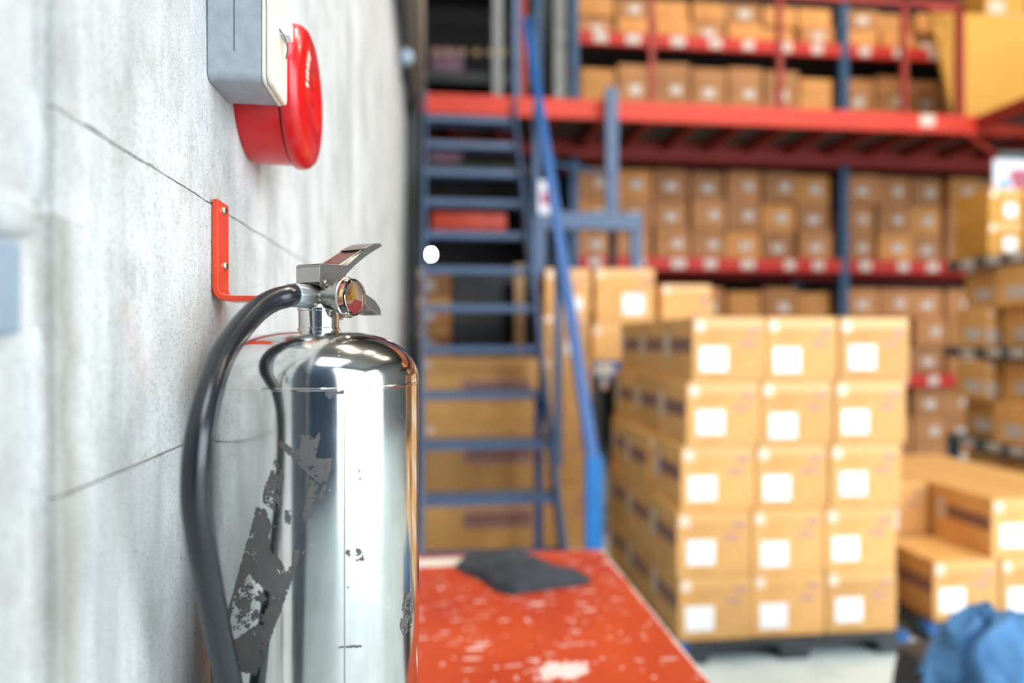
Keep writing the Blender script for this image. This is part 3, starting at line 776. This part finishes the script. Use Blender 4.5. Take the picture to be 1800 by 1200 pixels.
# ------------------------------------------------------------------ steel stair
sl, sr = -0.045, 0.665
stair = empty('steel_stair', (0.31, 4.2, 0), 'steep blue-grey steel stair with open treads leaning to the mezzanine', 'stair')
def zline(y): return 0.567 + (y - 3.65)*1.374
for k in range(-2, 11):
    z = 0.567 + 0.268*k; y = 3.65 + 0.195*k
    bm = B(); box(bm, sl+0.005, sr-0.005, y, y+0.16, z-0.012, z); box(bm, sl+0.005, sr-0.005, y-0.004, y+0.004, z-0.045, z); box(bm, sl+0.005, sr-0.005, y+0.152, y+0.16, z-0.04, z)
    obj('tread', bm, M['bluegrey'], stair)
for x in (sl-0.022, sr):
    bm = B()
    ya, yb = 3.27, 5.60
    q = [(x, ya-0.02, 0.0), (x, ya+0.13, 0.0), (x, yb+0.02, zline(yb)-0.12), (x, yb+0.02, zline(yb)+0.22), (x, yb-0.12, zline(yb-0.12)+0.06), (x, ya-0.02, 0.09)]
    prism(bm, q, (0.022, 0, 0)); obj('stringer', bm, M['bluegrey'], stair)
rail = B()
ax_ = 0.725
bar(rail, (ax_, 3.03, 0.84), (ax_, 5.25, 0.84 + 2.22*1.374), 0.055, 0.055, (1,0,0))
obj('handrail', rail, M['blue'], stair, bevel=0.004)
bm = B(); bar(bm, (ax_, 3.03, 0.0), (ax_, 3.03, 0.88), 0.075, 0.05, (0,1,0)); obj('newel_post', bm, M['brightblue'], stair, bevel=0.004)
for Y in (3.79, 4.61):
    bm = B(); bar(bm, (0.703, Y, zline(Y)-0.06), (0.703, Y, 0.84 + (Y-3.03)*1.374), 0.045, 0.03, (0,1,0)); obj('baluster', bm, M['bluegrey'], stair)
bm = B(); bar(bm, (0.64, 4.10, 0.0), (0.64, 4.10, zline(4.10)-0.08), 0.045, 0.045, (0,1,0)); obj('support_leg', bm, M['blue'], stair)
bm = B(); s0 = at(946, 317, 4.58); s1 = at(971, 376, 4.58); box(bm, s0.x, s1.x, 4.575, 4.583, s1.z, s0.z)
sg = obj('notice_plate', bm, M['palelilac'], stair, label='small white plate with a red mark')
bm = B(); box(bm, s0.x+0.02, s1.x-0.02, 4.573, 4.576, s1.z+0.06, s0.z-0.08); obj('red_mark', bm, M['maroon'], sg)

# landing frame
lf = empty('platform_frame', (1.2, 5.2, 0), 'blue steel platform frame standing between the stair and the rack', 'platform')
abox('platform_beam', M['bluegrey'], (0.80, 1.61, 5.12, 5.20, 2.26, 2.39), lf)
abox('platform_deck', M['bluegrey'], (0.80, 1.61, 5.20, 5.52, 2.33, 2.38), lf)
abox('leg', M['bluegrey'], (1.53, 1.61, 5.13, 5.19, 0, 2.26), lf)
abox('leg', M['bluegrey'], (0.80, 0.86, 5.13, 5.19, 0, 2.26), lf)
abox('leg', M['dark'], (1.44, 1.50, 5.45, 5.51, 0, 2.33), lf)
abox('hanger_post', M['bluegrey'], (1.425, 1.525, 5.50, 5.56, 2.38, 3.50), lf)
bm = B(); tube(bm, [(0.80, 5.16, 2.78), (1.45, 5.50, 2.78)], 0.015, 8); obj('guard_bar', bm, M['rackblue'], lf)

# ------------------------------------------------------------------ mezzanine
MY, RY = 5.62, 6.60
mz = empty('mezzanine', (2.8, 5.6, 3.27), 'red steel mezzanine walkway crossing above the stair in front of the rack', 'mezzanine')
abox('front_beam', M['mezzred'], (-0.10, 6.6, MY, MY+0.05, 3.27, 3.43), mz)
abox('deck_sheet', M['deck'], (-0.10, 6.6, MY+0.05, RY-0.06, 3.36, 3.40), mz)
abox('rear_beam', M['railred'], (-0.10, 6.6, RY-0.12, RY-0.07, 3.20, 3.36), mz)
for k in range(16):
    x = 0.15 + k*0.42; abox('joist', M['railred'], (x, x+0.06, MY+0.05, RY-0.12, 3.27, 3.36), mz)
bm = B(); lb_ = at(1630, 212, MY)
box(bm, lb_.x-0.07, lb_.x+0.07, MY-0.004, MY+0.001, lb_.z-0.05, lb_.z+0.05); obj('paper_label', bm, M['offwhite'], mz)
# side wing of the deck, parallel to the wall
abox('side_beam', M['railred'], (4.86, 4.92, 3.4, MY-0.002, 3.30, 3.42), mz)
abox('side_deck', M['deck'], (4.92, 6.6, 3.4, MY-0.002, 3.36, 3.40), mz)
rl = empty('guard_railing', (3.5, MY, 3.43), 'thin red guard railing on the mezzanine edge in front of rack cartons', 'railing')
for px in (1150, 1378, 1599, 1699):
    x = at(px, 100, MY).x; w = 0.045 if px < 1650 else 0.06
    abox('baluster', M['railred'], (x-w/2, x+w/2, MY+0.055, MY+0.055+w, 3.402, 4.46), rl)
abox('top_rail', M['railred'], (at(930, 0, MY).x, at(1699, 0, MY).x+0.03, MY+0.055, MY+0.10, 4.42, 4.47), rl)
abox('knee_rail', M['railred'], (at(1640, 0, MY).x, at(1699, 0, MY).x, MY+0.055, MY+0.08, 4.38, 4.42), rl)
# posts above the stair head
def post(px, w, z0, z1, Y, mat, label, name='steel_post', cat='post'):
    x = at(px, 100, Y).x; o = abox(name, mat, (x-w/2, x+w/2, Y, Y+0.06, z0, z1), loc=(x, Y, z0), bevel=0.004); return tag(o, label, cat)
post(875, 0.085, 3.401, 4.9, 5.72, M['greypole'], 'grey steel post standing on the mezzanine above the stair')
post(908, 0.06, 3.401, 4.9, 5.70, M['bluegrey'], 'blue-grey post at the stair head beside the red post')
post(921, 0.05, 3.401, 4.38, 5.70, M['railred'], 'short red post at the stair head against the blue-grey one')
post(945, 0.07, 3.401, 4.9, 6.10, M['rackblue'], 'dark blue post right of the stair head at the top')
post(984, 0.11, 3.401, 4.9, 6.3, M['greypole'], 'wide grey post directly left of the rack\'s blue upright')

# ------------------------------------------------------------------ pallet rack
rk = empty('pallet_rack', (4.2, RY+0.5, 0), 'tall pallet rack with blue uprights and red beams full of brown cartons', 'rack')
X0, X1, X2 = 1.39, 4.23, 7.07
for i, X in enumerate((X0, X1, X2)):
    bm = B(); box(bm, X-0.045, X+0.045, RY, RY+0.07, 0, 5.3); up = obj('upright', bm, M['rackblue'], rk, bevel=0.004)
    bm = B(); box(bm, X-0.045, X+0.045, RY+0.93, RY+1.0, 0, 5.3); obj('upright', bm, M['rackblue'], rk)
    for k in range(6):
        bm = B()
        z = 0.2 + 0.85*k; bar(bm, (X, RY+0.05, z), (X, RY+0.95, z + (0.6 if k % 2 else 0)), 0.03, 0.03, (1,0,0))
        obj('brace', bm, M['rackblue'], rk)
LV = [0.99, 2.18, 3.33, 4.40]
PITCH = 0.388
def cx(bay, c): return (X0, X1)[bay] + 0.055 + PITCH*(c+0.5) + 0.012*c*0
for li, z in enumerate(LV):
    for b, (xa_, xb_) in enumerate(((X0, X1), (X1, X2))):
        if li == 2:
            abox('beam', M['railred'], (xa_+0.045, xb_-0.045, RY+0.005, RY+0.055, z-0.14, z), rk); continue
        bm = B(); box(bm, xa_+0.045, xb_-0.045, RY-0.005, RY+0.045, z-0.065, z+0.065)
        be = obj('beam', bm, M['rackred'], rk, bevel=0.004)
        for c in range(7):
            x = cx(b, c) + random.uniform(-.05,.05)
            if b and x > 6.0: continue
            s = random.uniform(0.055, 0.075)
            bm = B(); box(bm, x-s, x+s, RY-0.0075, RY-0.004, z-0.045, z+0.05); obj('paper_label', bm, M['offwhite'], be)
    bm = B(); box(bm, X0-0.04, X2, RY+0.05, RY+0.98, z+0.045 if li != 2 else z, z+0.06 if li != 2 else z+0.012)
    obj('shelf_panel', bm, M['deck'], rk)
    abox('rear_beam', M['rackred'], (X0, X2, RY+0.90, RY+0.93, z-0.065, z+0.04), rk)
NB = dict(side=False, prints=False, tape=False)
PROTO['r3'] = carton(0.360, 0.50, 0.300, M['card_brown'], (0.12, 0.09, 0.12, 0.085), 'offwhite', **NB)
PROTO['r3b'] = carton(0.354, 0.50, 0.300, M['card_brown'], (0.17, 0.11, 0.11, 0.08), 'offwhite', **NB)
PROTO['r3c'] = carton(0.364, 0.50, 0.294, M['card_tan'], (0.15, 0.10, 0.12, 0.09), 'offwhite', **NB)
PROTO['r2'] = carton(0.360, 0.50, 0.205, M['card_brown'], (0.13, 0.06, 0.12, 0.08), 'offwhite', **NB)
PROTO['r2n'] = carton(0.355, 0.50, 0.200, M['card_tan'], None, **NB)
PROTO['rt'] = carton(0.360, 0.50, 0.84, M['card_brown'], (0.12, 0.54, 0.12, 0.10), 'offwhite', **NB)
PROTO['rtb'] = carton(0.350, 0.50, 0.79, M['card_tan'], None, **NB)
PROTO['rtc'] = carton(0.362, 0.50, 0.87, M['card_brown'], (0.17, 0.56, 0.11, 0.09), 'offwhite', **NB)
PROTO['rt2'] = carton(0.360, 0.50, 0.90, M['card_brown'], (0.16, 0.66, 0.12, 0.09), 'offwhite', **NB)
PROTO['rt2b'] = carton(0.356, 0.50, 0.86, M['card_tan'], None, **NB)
ORD = ['first', 'second', 'third', 'fourth', 'fifth', 'sixth', 'seventh']
def rackput(key, b, c, z, text, group):
    if b: x = cx(1, c)
    else: x = cx(0, c)
    where = ('%s carton right of the %s blue upright' % (ORD[c], ['left', 'middle'][b]))
    put(key, x + random.uniform(-.006,.006), RY + 0.34 + random.uniform(-.025,.07), z, '%s, %s' % (where, text), group, random.uniform(-.035,.035))
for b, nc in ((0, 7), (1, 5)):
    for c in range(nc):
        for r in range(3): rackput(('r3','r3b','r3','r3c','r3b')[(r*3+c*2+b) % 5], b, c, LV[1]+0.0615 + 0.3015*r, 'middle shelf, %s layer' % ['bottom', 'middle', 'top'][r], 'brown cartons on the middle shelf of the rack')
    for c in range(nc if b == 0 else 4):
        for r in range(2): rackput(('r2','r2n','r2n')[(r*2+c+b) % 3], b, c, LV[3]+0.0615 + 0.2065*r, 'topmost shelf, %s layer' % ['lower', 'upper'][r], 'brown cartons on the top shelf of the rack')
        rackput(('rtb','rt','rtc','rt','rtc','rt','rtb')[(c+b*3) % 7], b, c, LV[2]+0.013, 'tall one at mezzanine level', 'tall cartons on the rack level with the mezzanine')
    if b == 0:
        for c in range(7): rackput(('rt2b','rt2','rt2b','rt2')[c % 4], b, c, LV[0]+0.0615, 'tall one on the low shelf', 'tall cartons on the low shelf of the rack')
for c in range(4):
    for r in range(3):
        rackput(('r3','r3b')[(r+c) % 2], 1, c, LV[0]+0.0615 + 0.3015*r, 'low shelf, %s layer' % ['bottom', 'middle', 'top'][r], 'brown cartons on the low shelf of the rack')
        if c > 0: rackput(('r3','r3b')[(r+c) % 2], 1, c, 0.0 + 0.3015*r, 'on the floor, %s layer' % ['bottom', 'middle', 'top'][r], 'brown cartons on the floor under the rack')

# ------------------------------------------------------------------ dark storage beyond the stair
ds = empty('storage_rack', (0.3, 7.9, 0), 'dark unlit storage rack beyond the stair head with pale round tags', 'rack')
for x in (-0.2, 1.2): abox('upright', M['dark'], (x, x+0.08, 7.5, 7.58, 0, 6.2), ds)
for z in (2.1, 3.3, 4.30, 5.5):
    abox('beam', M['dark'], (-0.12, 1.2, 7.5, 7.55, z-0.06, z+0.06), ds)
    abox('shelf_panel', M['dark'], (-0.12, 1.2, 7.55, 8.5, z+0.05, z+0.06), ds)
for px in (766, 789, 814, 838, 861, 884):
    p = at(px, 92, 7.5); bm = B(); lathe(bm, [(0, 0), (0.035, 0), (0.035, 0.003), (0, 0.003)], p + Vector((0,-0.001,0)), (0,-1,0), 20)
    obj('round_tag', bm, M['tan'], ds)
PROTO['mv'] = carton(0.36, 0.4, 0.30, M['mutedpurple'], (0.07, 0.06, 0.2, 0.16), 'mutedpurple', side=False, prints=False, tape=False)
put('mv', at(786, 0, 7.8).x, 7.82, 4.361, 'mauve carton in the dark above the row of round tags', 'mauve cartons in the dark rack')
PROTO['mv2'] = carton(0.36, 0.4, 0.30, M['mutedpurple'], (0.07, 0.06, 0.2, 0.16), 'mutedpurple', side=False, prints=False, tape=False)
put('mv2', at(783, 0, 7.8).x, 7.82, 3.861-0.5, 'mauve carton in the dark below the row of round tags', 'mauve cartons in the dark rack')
o = abox('crossbeam', M['bracket'], (0.0, 0.72, 6.7, 6.76, 2.50, 2.66), loc=(0.36, 6.7, 2.5)); tag(o, 'short orange-red crossbeam seen between the stair treads', 'beam')
bm = B(); box(bm, 0.0, 0.06, 6.76, 7.5, 2.54, 2.62); box(bm, 0.66, 0.72, 6.76, 7.5, 2.54, 2.62)
ob = obj('end_bracket', bm, M['dark'], o)
cb = empty('metal_cabinet', (0.36, 6.0, 0), 'dark grey steel cabinet behind the stair treads above the large cartons', 'cabinet')
abox('cabinet_body', M['darkgrey'], (0.17, 0.60, 5.82, 6.2, 0, 2.02), cb, bevel=0.005)
abox('door', M['dark'], (0.185, 0.38, 5.805, 5.82, 0.08, 1.98), cb); abox('door', M['dark'], (0.39, 0.585, 5.805, 5.82, 0.08, 1.98), cb)
PROTO['cab'] = carton(0.30, 0.35, 0.25, M['card_brown'], (0.06, 0.06, 0.1, 0.1), 'offwhite', side=False, prints=False)
for k in range(8): 
    if k >= 5: put('cab', 0.01, 6.0, 0.252*k, 'brown carton left of the dark cabinet, %s of three' % ['lowest', 'middle', 'topmost'][k-5], 'brown cartons beside the dark cabinet')
o = abox('pedestal', M['darkgrey'], (-0.15, 0.165, 5.83, 6.18, 0, 1.258), loc=(0, 6.0, 0), bevel=0.005); tag(o, 'dark steel pedestal under the three brown cartons', 'pedestal')
o = abox('timber_post', M['tan'], (at(905, 0, 5.7).x, at(922, 0, 5.7).x, 5.7, 5.76, 0, 2.05), loc=(0.73, 5.7, 0)); tag(o, 'pale timber post behind the stair right of the dark cabinet', 'post')

# ------------------------------------------------------------------ right-hand rack with dark beams
rr = empty('side_rack', (4.25, 4.5, 0), 'side rack with dark beams and loaded cartons at the photo\'s right edge', 'rack')
XR = 3.98
for z in (0.66, 1.33, 1.985):
    be = abox('beam', M['darkgrey'], (XR-0.03, XR+0.02, 3.3, 4.86, z-0.05, z+0.03), rr, bevel=0.004)
    for k, y in enumerate((4.66, 4.42, 4.22, 4.0)):
        bm = B(); box(bm, XR-0.033, XR-0.029, y-0.07, y+0.05, z-0.035, z+0.02); obj('paper_label', bm, M['offwhite'], be)
    abox('shelf_panel', M['darkgrey'], (XR+0.02, XR+0.6, 3.3, 4.86, z, z+0.03), rr)
abox('upright', M['rackblue'], (XR-0.03, XR+0.05, 3.3, 3.37, 0, 2.1), rr); abox('leg', M['rackblue'], (XR-0.02, XR+0.04, 4.80, 4.86, 0, 0.61), rr)
abox('upright', M['rackblue'], (XR+0.30, XR+0.36, 4.80, 4.86, 0.60, 2.0), rr)
for x in (XR+0.55,):
    for y in (4.80, 3.3): abox('upright', M['rackblue'], (x, x+0.06, y, y+0.07, 0, 2.0), rr)
PROTO['s'] = carton(0.40, 0.30, 0.285, M['card'], (0.0, 0.03, 0.10, 0.1), 'offwhite', side=False, prints=False)
# side-facing label for the ones seen from their -x side
bm = B(); box(bm, -0.2012, -0.199, -0.11, 0.06, 0.05, 0.14); obj('side_label', bm, M['offwhite'], PROTO['s'], loc=(0,0,0))
GS = 'cartons loaded on the side rack'
for li, z in enumerate((0.69, 1.36)):
    for r in range(2):
        for k in range(4):
            y = 4.62 - 0.355*k; off = (-0.0, -0.08, 0.0, -0.065)[(k + r + li) % 4]
            put('s', XR + 0.255 + off, y, z + 0.0005 + 0.287*r, 'carton on side rack, %s shelf, %s layer, %s from the far end' % (['lower', 'upper'][li], ['bottom', 'top'][r], ORD[k]), GS, random.uniform(-.02,.02))
for k in range(4):
    put('s', XR + 0.25, 4.60 - 0.355*k, 0.0, 'carton under the side rack, bottom layer, %s from the far end' % ORD[k], GS)
    put('s', XR + 0.25, 4.60 - 0.355*k, 0.287, 'carton under the side rack, top layer, %s from the far end' % ORD[k], GS)
PROTO['gold'] = carton(0.27, 0.32, 0.245, M['card_gold'], (0.12, 0.04, 0.10, 0.10), 'white', side=False, prints=False)
GG = 'golden cartons on top of the side rack'
for r in range(2):
    for k, (x, y) in enumerate(((4.13, 4.66), (4.42, 4.64), (4.13, 4.32), (4.42, 4.30))):
        if k > 1: continue
        put('gold', x, y, 2.0155 + 0.2465*r, 'golden carton on top of the side rack, %s layer, %s' % (['lower', 'upper'][r], ['far corner over the end post', 'far one away from the aisle', 'near one at the aisle edge', 'near one away from the aisle'][k]), GG, random.uniform(-.03,.03))

# yellow board on the mezzanine
bm = B()
q = [at(1676, 206, 5.30), at(1642, 22, 5.30), at(1840, 22, 5.30), at(1840, 206, 5.30)]
z_ = 3.42
q = [Vector((at(1680, 206, 5.85).x, 5.85, 3.401)), Vector((at(1637, 22, 5.85).x, 5.85, at(1700, 24, 5.85).z)), Vector((6.3, 5.85, at(1700, 24, 5.85).z)), Vector((6.3, 5.85, 3.401))]
prism(bm, q, (0, 0.04, 0))
o = obj('yellow_board', bm, M['yellow'], loc=q[0], bevel=0.004); tag(o, 'large yellow board standing on the mezzanine behind the red railing', 'board')
PROTO['gold2'] = carton(0.42, 0.45, 0.30, M['card_gold'], (0.04, 0.02, 0.16, 0.10), 'offwhite', side=False, prints=False)
pt = empty('storage_shelf', (5.8, 6.1, 3.401), 'low storage shelf behind the yellow board carrying golden cartons', 'shelf')
zt = at(1700, 22, 5.95).z
abox('shelf_top', M['tan'], (5.2, 6.3, 5.92, 6.42, zt-0.04, zt), pt)
for x in (5.2, 6.24):
    for y in (5.92, 6.36): abox('leg', M['tan'], (x, x+0.06, y, y+0.06, 3.401, zt-0.04), pt)
put('gold2', 5.45, 6.17, zt+0.0005, 'golden carton above the yellow board, near the railing corner', 'golden cartons above the yellow board')
put('gold2', 5.90, 6.17, zt+0.0005, 'golden carton above the yellow board, nearer the photo\'s right edge', 'golden cartons above the yellow board')

# hanging sign
a0 = at(1745, 280, 4.9); a1 = at(1850, 360, 4.9)
hs = empty('hanging_sign', ((a0.x+a1.x)/2, 4.9, a1.z), 'white hanging sign board with blue and maroon shapes under the mezzanine', 'sign')
abox('sign_board', M['palelilac'], (a0.x, a1.x, 4.89, 4.905, a1.z, a0.z), hs)
q0 = at(1760, 315, 4.885); q1 = at(1772, 345, 4.885)
abox('blue_panel', M['skyblue'], (q0.x, q1.x, 4.885, 4.89, q1.z, q0.z), hs)
bm = B(); c_ = at(1800, 320, 4.885)
prism(bm, [at(x, y, 4.885) for x, y in ((1774,302),(1790,296),(1808,300),(1830,305),(1836,330),(1812,345),(1794,342),(1780,325))], (0, 0.004, 0)); obj('maroon_emblem', bm, M['maroon'], hs)
bm = B(); tube(bm, [(at(1700, 222, 5.59).x, 5.58, 3.24), (a0.x+0.05, 4.90, a0.z+0.02)], 0.018, 8); tube(bm, [(a1.x-0.12, 4.9, a0.z+0.02), (a1.x-0.12, 4.9, 3.30)], 0.01, 8); obj('suspension_rod', bm, M['railred'], hs)
abox('sign_cap', M['darkgrey'], (a0.x+0.04, a1.x-0.02, 4.885, 4.91, a0.z, a0.z+0.06), hs)

# ------------------------------------------------------------------ blue cloth and black tub
dc = atZ(1748, 1215, 2.15)
tubz = 0.40
tx0 = atZ(1588, 1150, 2.12).x + 0.07; tx1 = tx0 + 0.62
ty0 = atZ(1620, 1150, 2.3).y
bm = B()
def rr2(x0, x1, y0, y1, r, z, n=6):
    p = []
    for cx_, cy_, a0_ in ((x1-r, y1-r, 0), (x0+r, y1-r, PI/2), (x0+r, y0+r, PI), (x1-r, y0+r, 3*PI/2)):
        for k in range(n+1):
            a = a0_ + PI/2*k/n; p.append(Vector((cx_ + r*math.cos(a), cy_ + r*math.sin(a), z)))
    return p
y0_, y1_ = ty0 - 0.42, ty0
lays = [rr2(tx0-0.05, tx1, y0_, y1_, 0.05, 0.0), rr2(tx0-0.02, tx1, y0_, y1_, 0.05, tubz-0.14), rr2(tx0, tx1, y0_, y1_, 0.05, tubz-0.03), rr2(tx0+0.004, tx1-0.004, y0_+0.004, y1_-0.004, 0.05, tubz-0.008), rr2(tx0+0.02, tx1-0.02, y0_+0.02, y1_-0.02, 0.045, tubz)]
vv = [[bm.verts.new(p) for p in L] for L in lays]
for a_, b_ in zip(vv, vv[1:]):
    n = len(a_)
    for k in range(n): bm.faces.new((a_[k], a_[(k+1)%n], b_[(k+1)%n], b_[k]))
bm.faces.new(vv[0][::-1]); bm.faces.new(vv[-1])
o = obj('storage_tub', bm, M['black'], loc=((tx0+tx1)/2, (y0_+y1_)/2, 0), smooth=True, auto=40); tag(o, 'black storage tub under the blue cloth at the lower right', 'tub')
TUBC = ((tx0+tx1)/2, (y0_+y1_)/2)
def heap(name, c, rx, ry, rz, mat, seed, fold=1.0, flat=None):
    bm = B(); NU, NV = 96, 56; rings = []
    for i in range(NV+1):
        th = PI*i/NV; rg = []
        for k in range(NU):
            ph = 2*PI*k/NU
            n_ = Vector((math.sin(th)*math.cos(ph), math.sin(th)*math.sin(ph), math.cos(th)))
            w = n_ + 0.35*Vector((noise.noise(n_*1.7 + Vector((seed,0,0))), noise.noise(n_*1.7 + Vector((0,seed,0))), noise.noise(n_*1.7 + Vector((0,0,seed)))))
            d1 = w.x*0.85 - w.z*0.75
            f = 1 - abs(noise.noise(Vector((d1*3.4, seed, w.y*0.9)))*2.0)
            f2 = 1 - abs(noise.noise(Vector((d1*7.5, seed+5, w.y*1.6)))*2.0)
            s = 0.80 + fold*(0.22*f + 0.09*f2) + 0.09*noise.noise(n_*1.4 + Vector((seed,2,1)))
            rg.append(bm.verts.new((c[0] + rx*n_.x*s, c[1] + ry*n_.y*s, max(c[2] + rz*n_.z*s, flat if flat is not None else -9))))
        rings.append(rg)
    for a_, b_ in zip(rings, rings[1:]):
        for k in range(NU): bm.faces.new((a_[k], a_[(k+1)%NU], b_[(k+1)%NU], b_[k]))
    return obj(name, bm, mat, loc=(c[0], c[1], flat or c[2]), smooth=True, auto=80)
ccl = atZ(1752, 1212, 1.98)
o = heap('denim_cloth', (ccl.x, ccl.y, ccl.z), 0.215, 0.15, 0.225, M['denim'], 3.3, flat=tubz+0.0005)
tag(o, 'crumpled blue cloth bundle heaped on the black tub at the lower right', 'cloth')

# ------------------------------------------------------------------ daylight, added lamps, camera
w = bpy.data.worlds.new('daylight'); sc.world = w; w.use_nodes = True
nt = w.node_tree; bg = nt.nodes['Background']
tc = nt.nodes.new('ShaderNodeTexCoord'); sp_ = nt.nodes.new('ShaderNodeSeparateXYZ'); rp = nt.nodes.new('ShaderNodeValToRGB')
nt.links.new(tc.outputs['Generated'], sp_.inputs[0]); nt.links.new(sp_.outputs[2], rp.inputs[0]); nt.links.new(rp.outputs[0], bg.inputs[0])
e = rp.color_ramp.elements; e[0].position = 0.0; e[0].color = (0.75, 0.80, 0.86, 1); e[1].position = 0.5; e[1].color = (0.84, 0.92, 1.0, 1)
bg.inputs[1].default_value = 7.6
def portal(loc, rot, sx, sy):
    l = bpy.data.lights.new('door_portal', 'AREA'); l.shape = 'RECTANGLE'; l.size = sx; l.size_y = sy; l.cycles.is_portal = True
    o = bpy.data.objects.new('door_portal', l); COL.objects.link(o); o.location = loc; o.rotation_euler = rot
portal((3.4, -4.05, 3.4), (PI/2, 0, 0), 1.8, 6.8)
portal((6.7, -4.05, 3.4), (PI/2, 0, 0), 4.6, 6.8)
portal((9.05, -2.2, 3.25), (PI/2, 0, PI/2), 2.8, 6.5)
portal((1.9, -2.4, 8.05), (0, 0, 0), 3.0, 3.0)
def lamp(loc, e_, size, col=(1, 0.93, 0.82), rot=(0,0,0)):  # lamps out of view, added to brighten the stair, cartons and rack
    l = bpy.data.lights.new('added_lamp', 'AREA'); l.shape = 'DISK'; l.size = size; l.energy = e_; l.color = col
    o = bpy.data.objects.new('added_lamp', l); COL.objects.link(o); o.location = loc; o.rotation_euler = rot
lamp((3.2, 3.4, 7.6), 55, 0.5); lamp((1.0, 3.0, 7.0), 40, 0.5); lamp((1.0, 1.6, 4.8), 42, 0.3, (1, 0.86, 0.66), (math.radians(42), 0, math.radians(5))); lamp((3.2, 2.6, 5.8), 55, 0.3, (1, 0.80, 0.52), (math.radians(38), 0, math.radians(-28))); lamp((5.6, 4.0, 7.4), 110, 0.5, (1, 0.84, 0.6))

cam = bpy.data.cameras.new('camera'); co = bpy.data.objects.new('camera', cam); COL.objects.link(co)
cam.sensor_fit = 'HORIZONTAL'; cam.sensor_width = 36; cam.lens = 24.0; cam.clip_start = 0.02; cam.clip_end = 60
co.location = (0, 0, EYE); co.rotation_euler = (PI/2, 0, -YAW)
cam.dof.use_dof = True; cam.dof.focus_distance = 0.60; cam.dof.aperture_fstop = 2.0; cam.dof.aperture_blades = 0
sc.camera = co
for o_ in list(COL.objects):
    if '_used' in o_.keys(): del o_['_used']
sc.view_settings.view_transform = 'Standard'; sc.view_settings.look = 'None'; sc.view_settings.gamma = 1; sc.view_settings.use_curve_mapping = False
sc.view_settings.exposure = 0.2
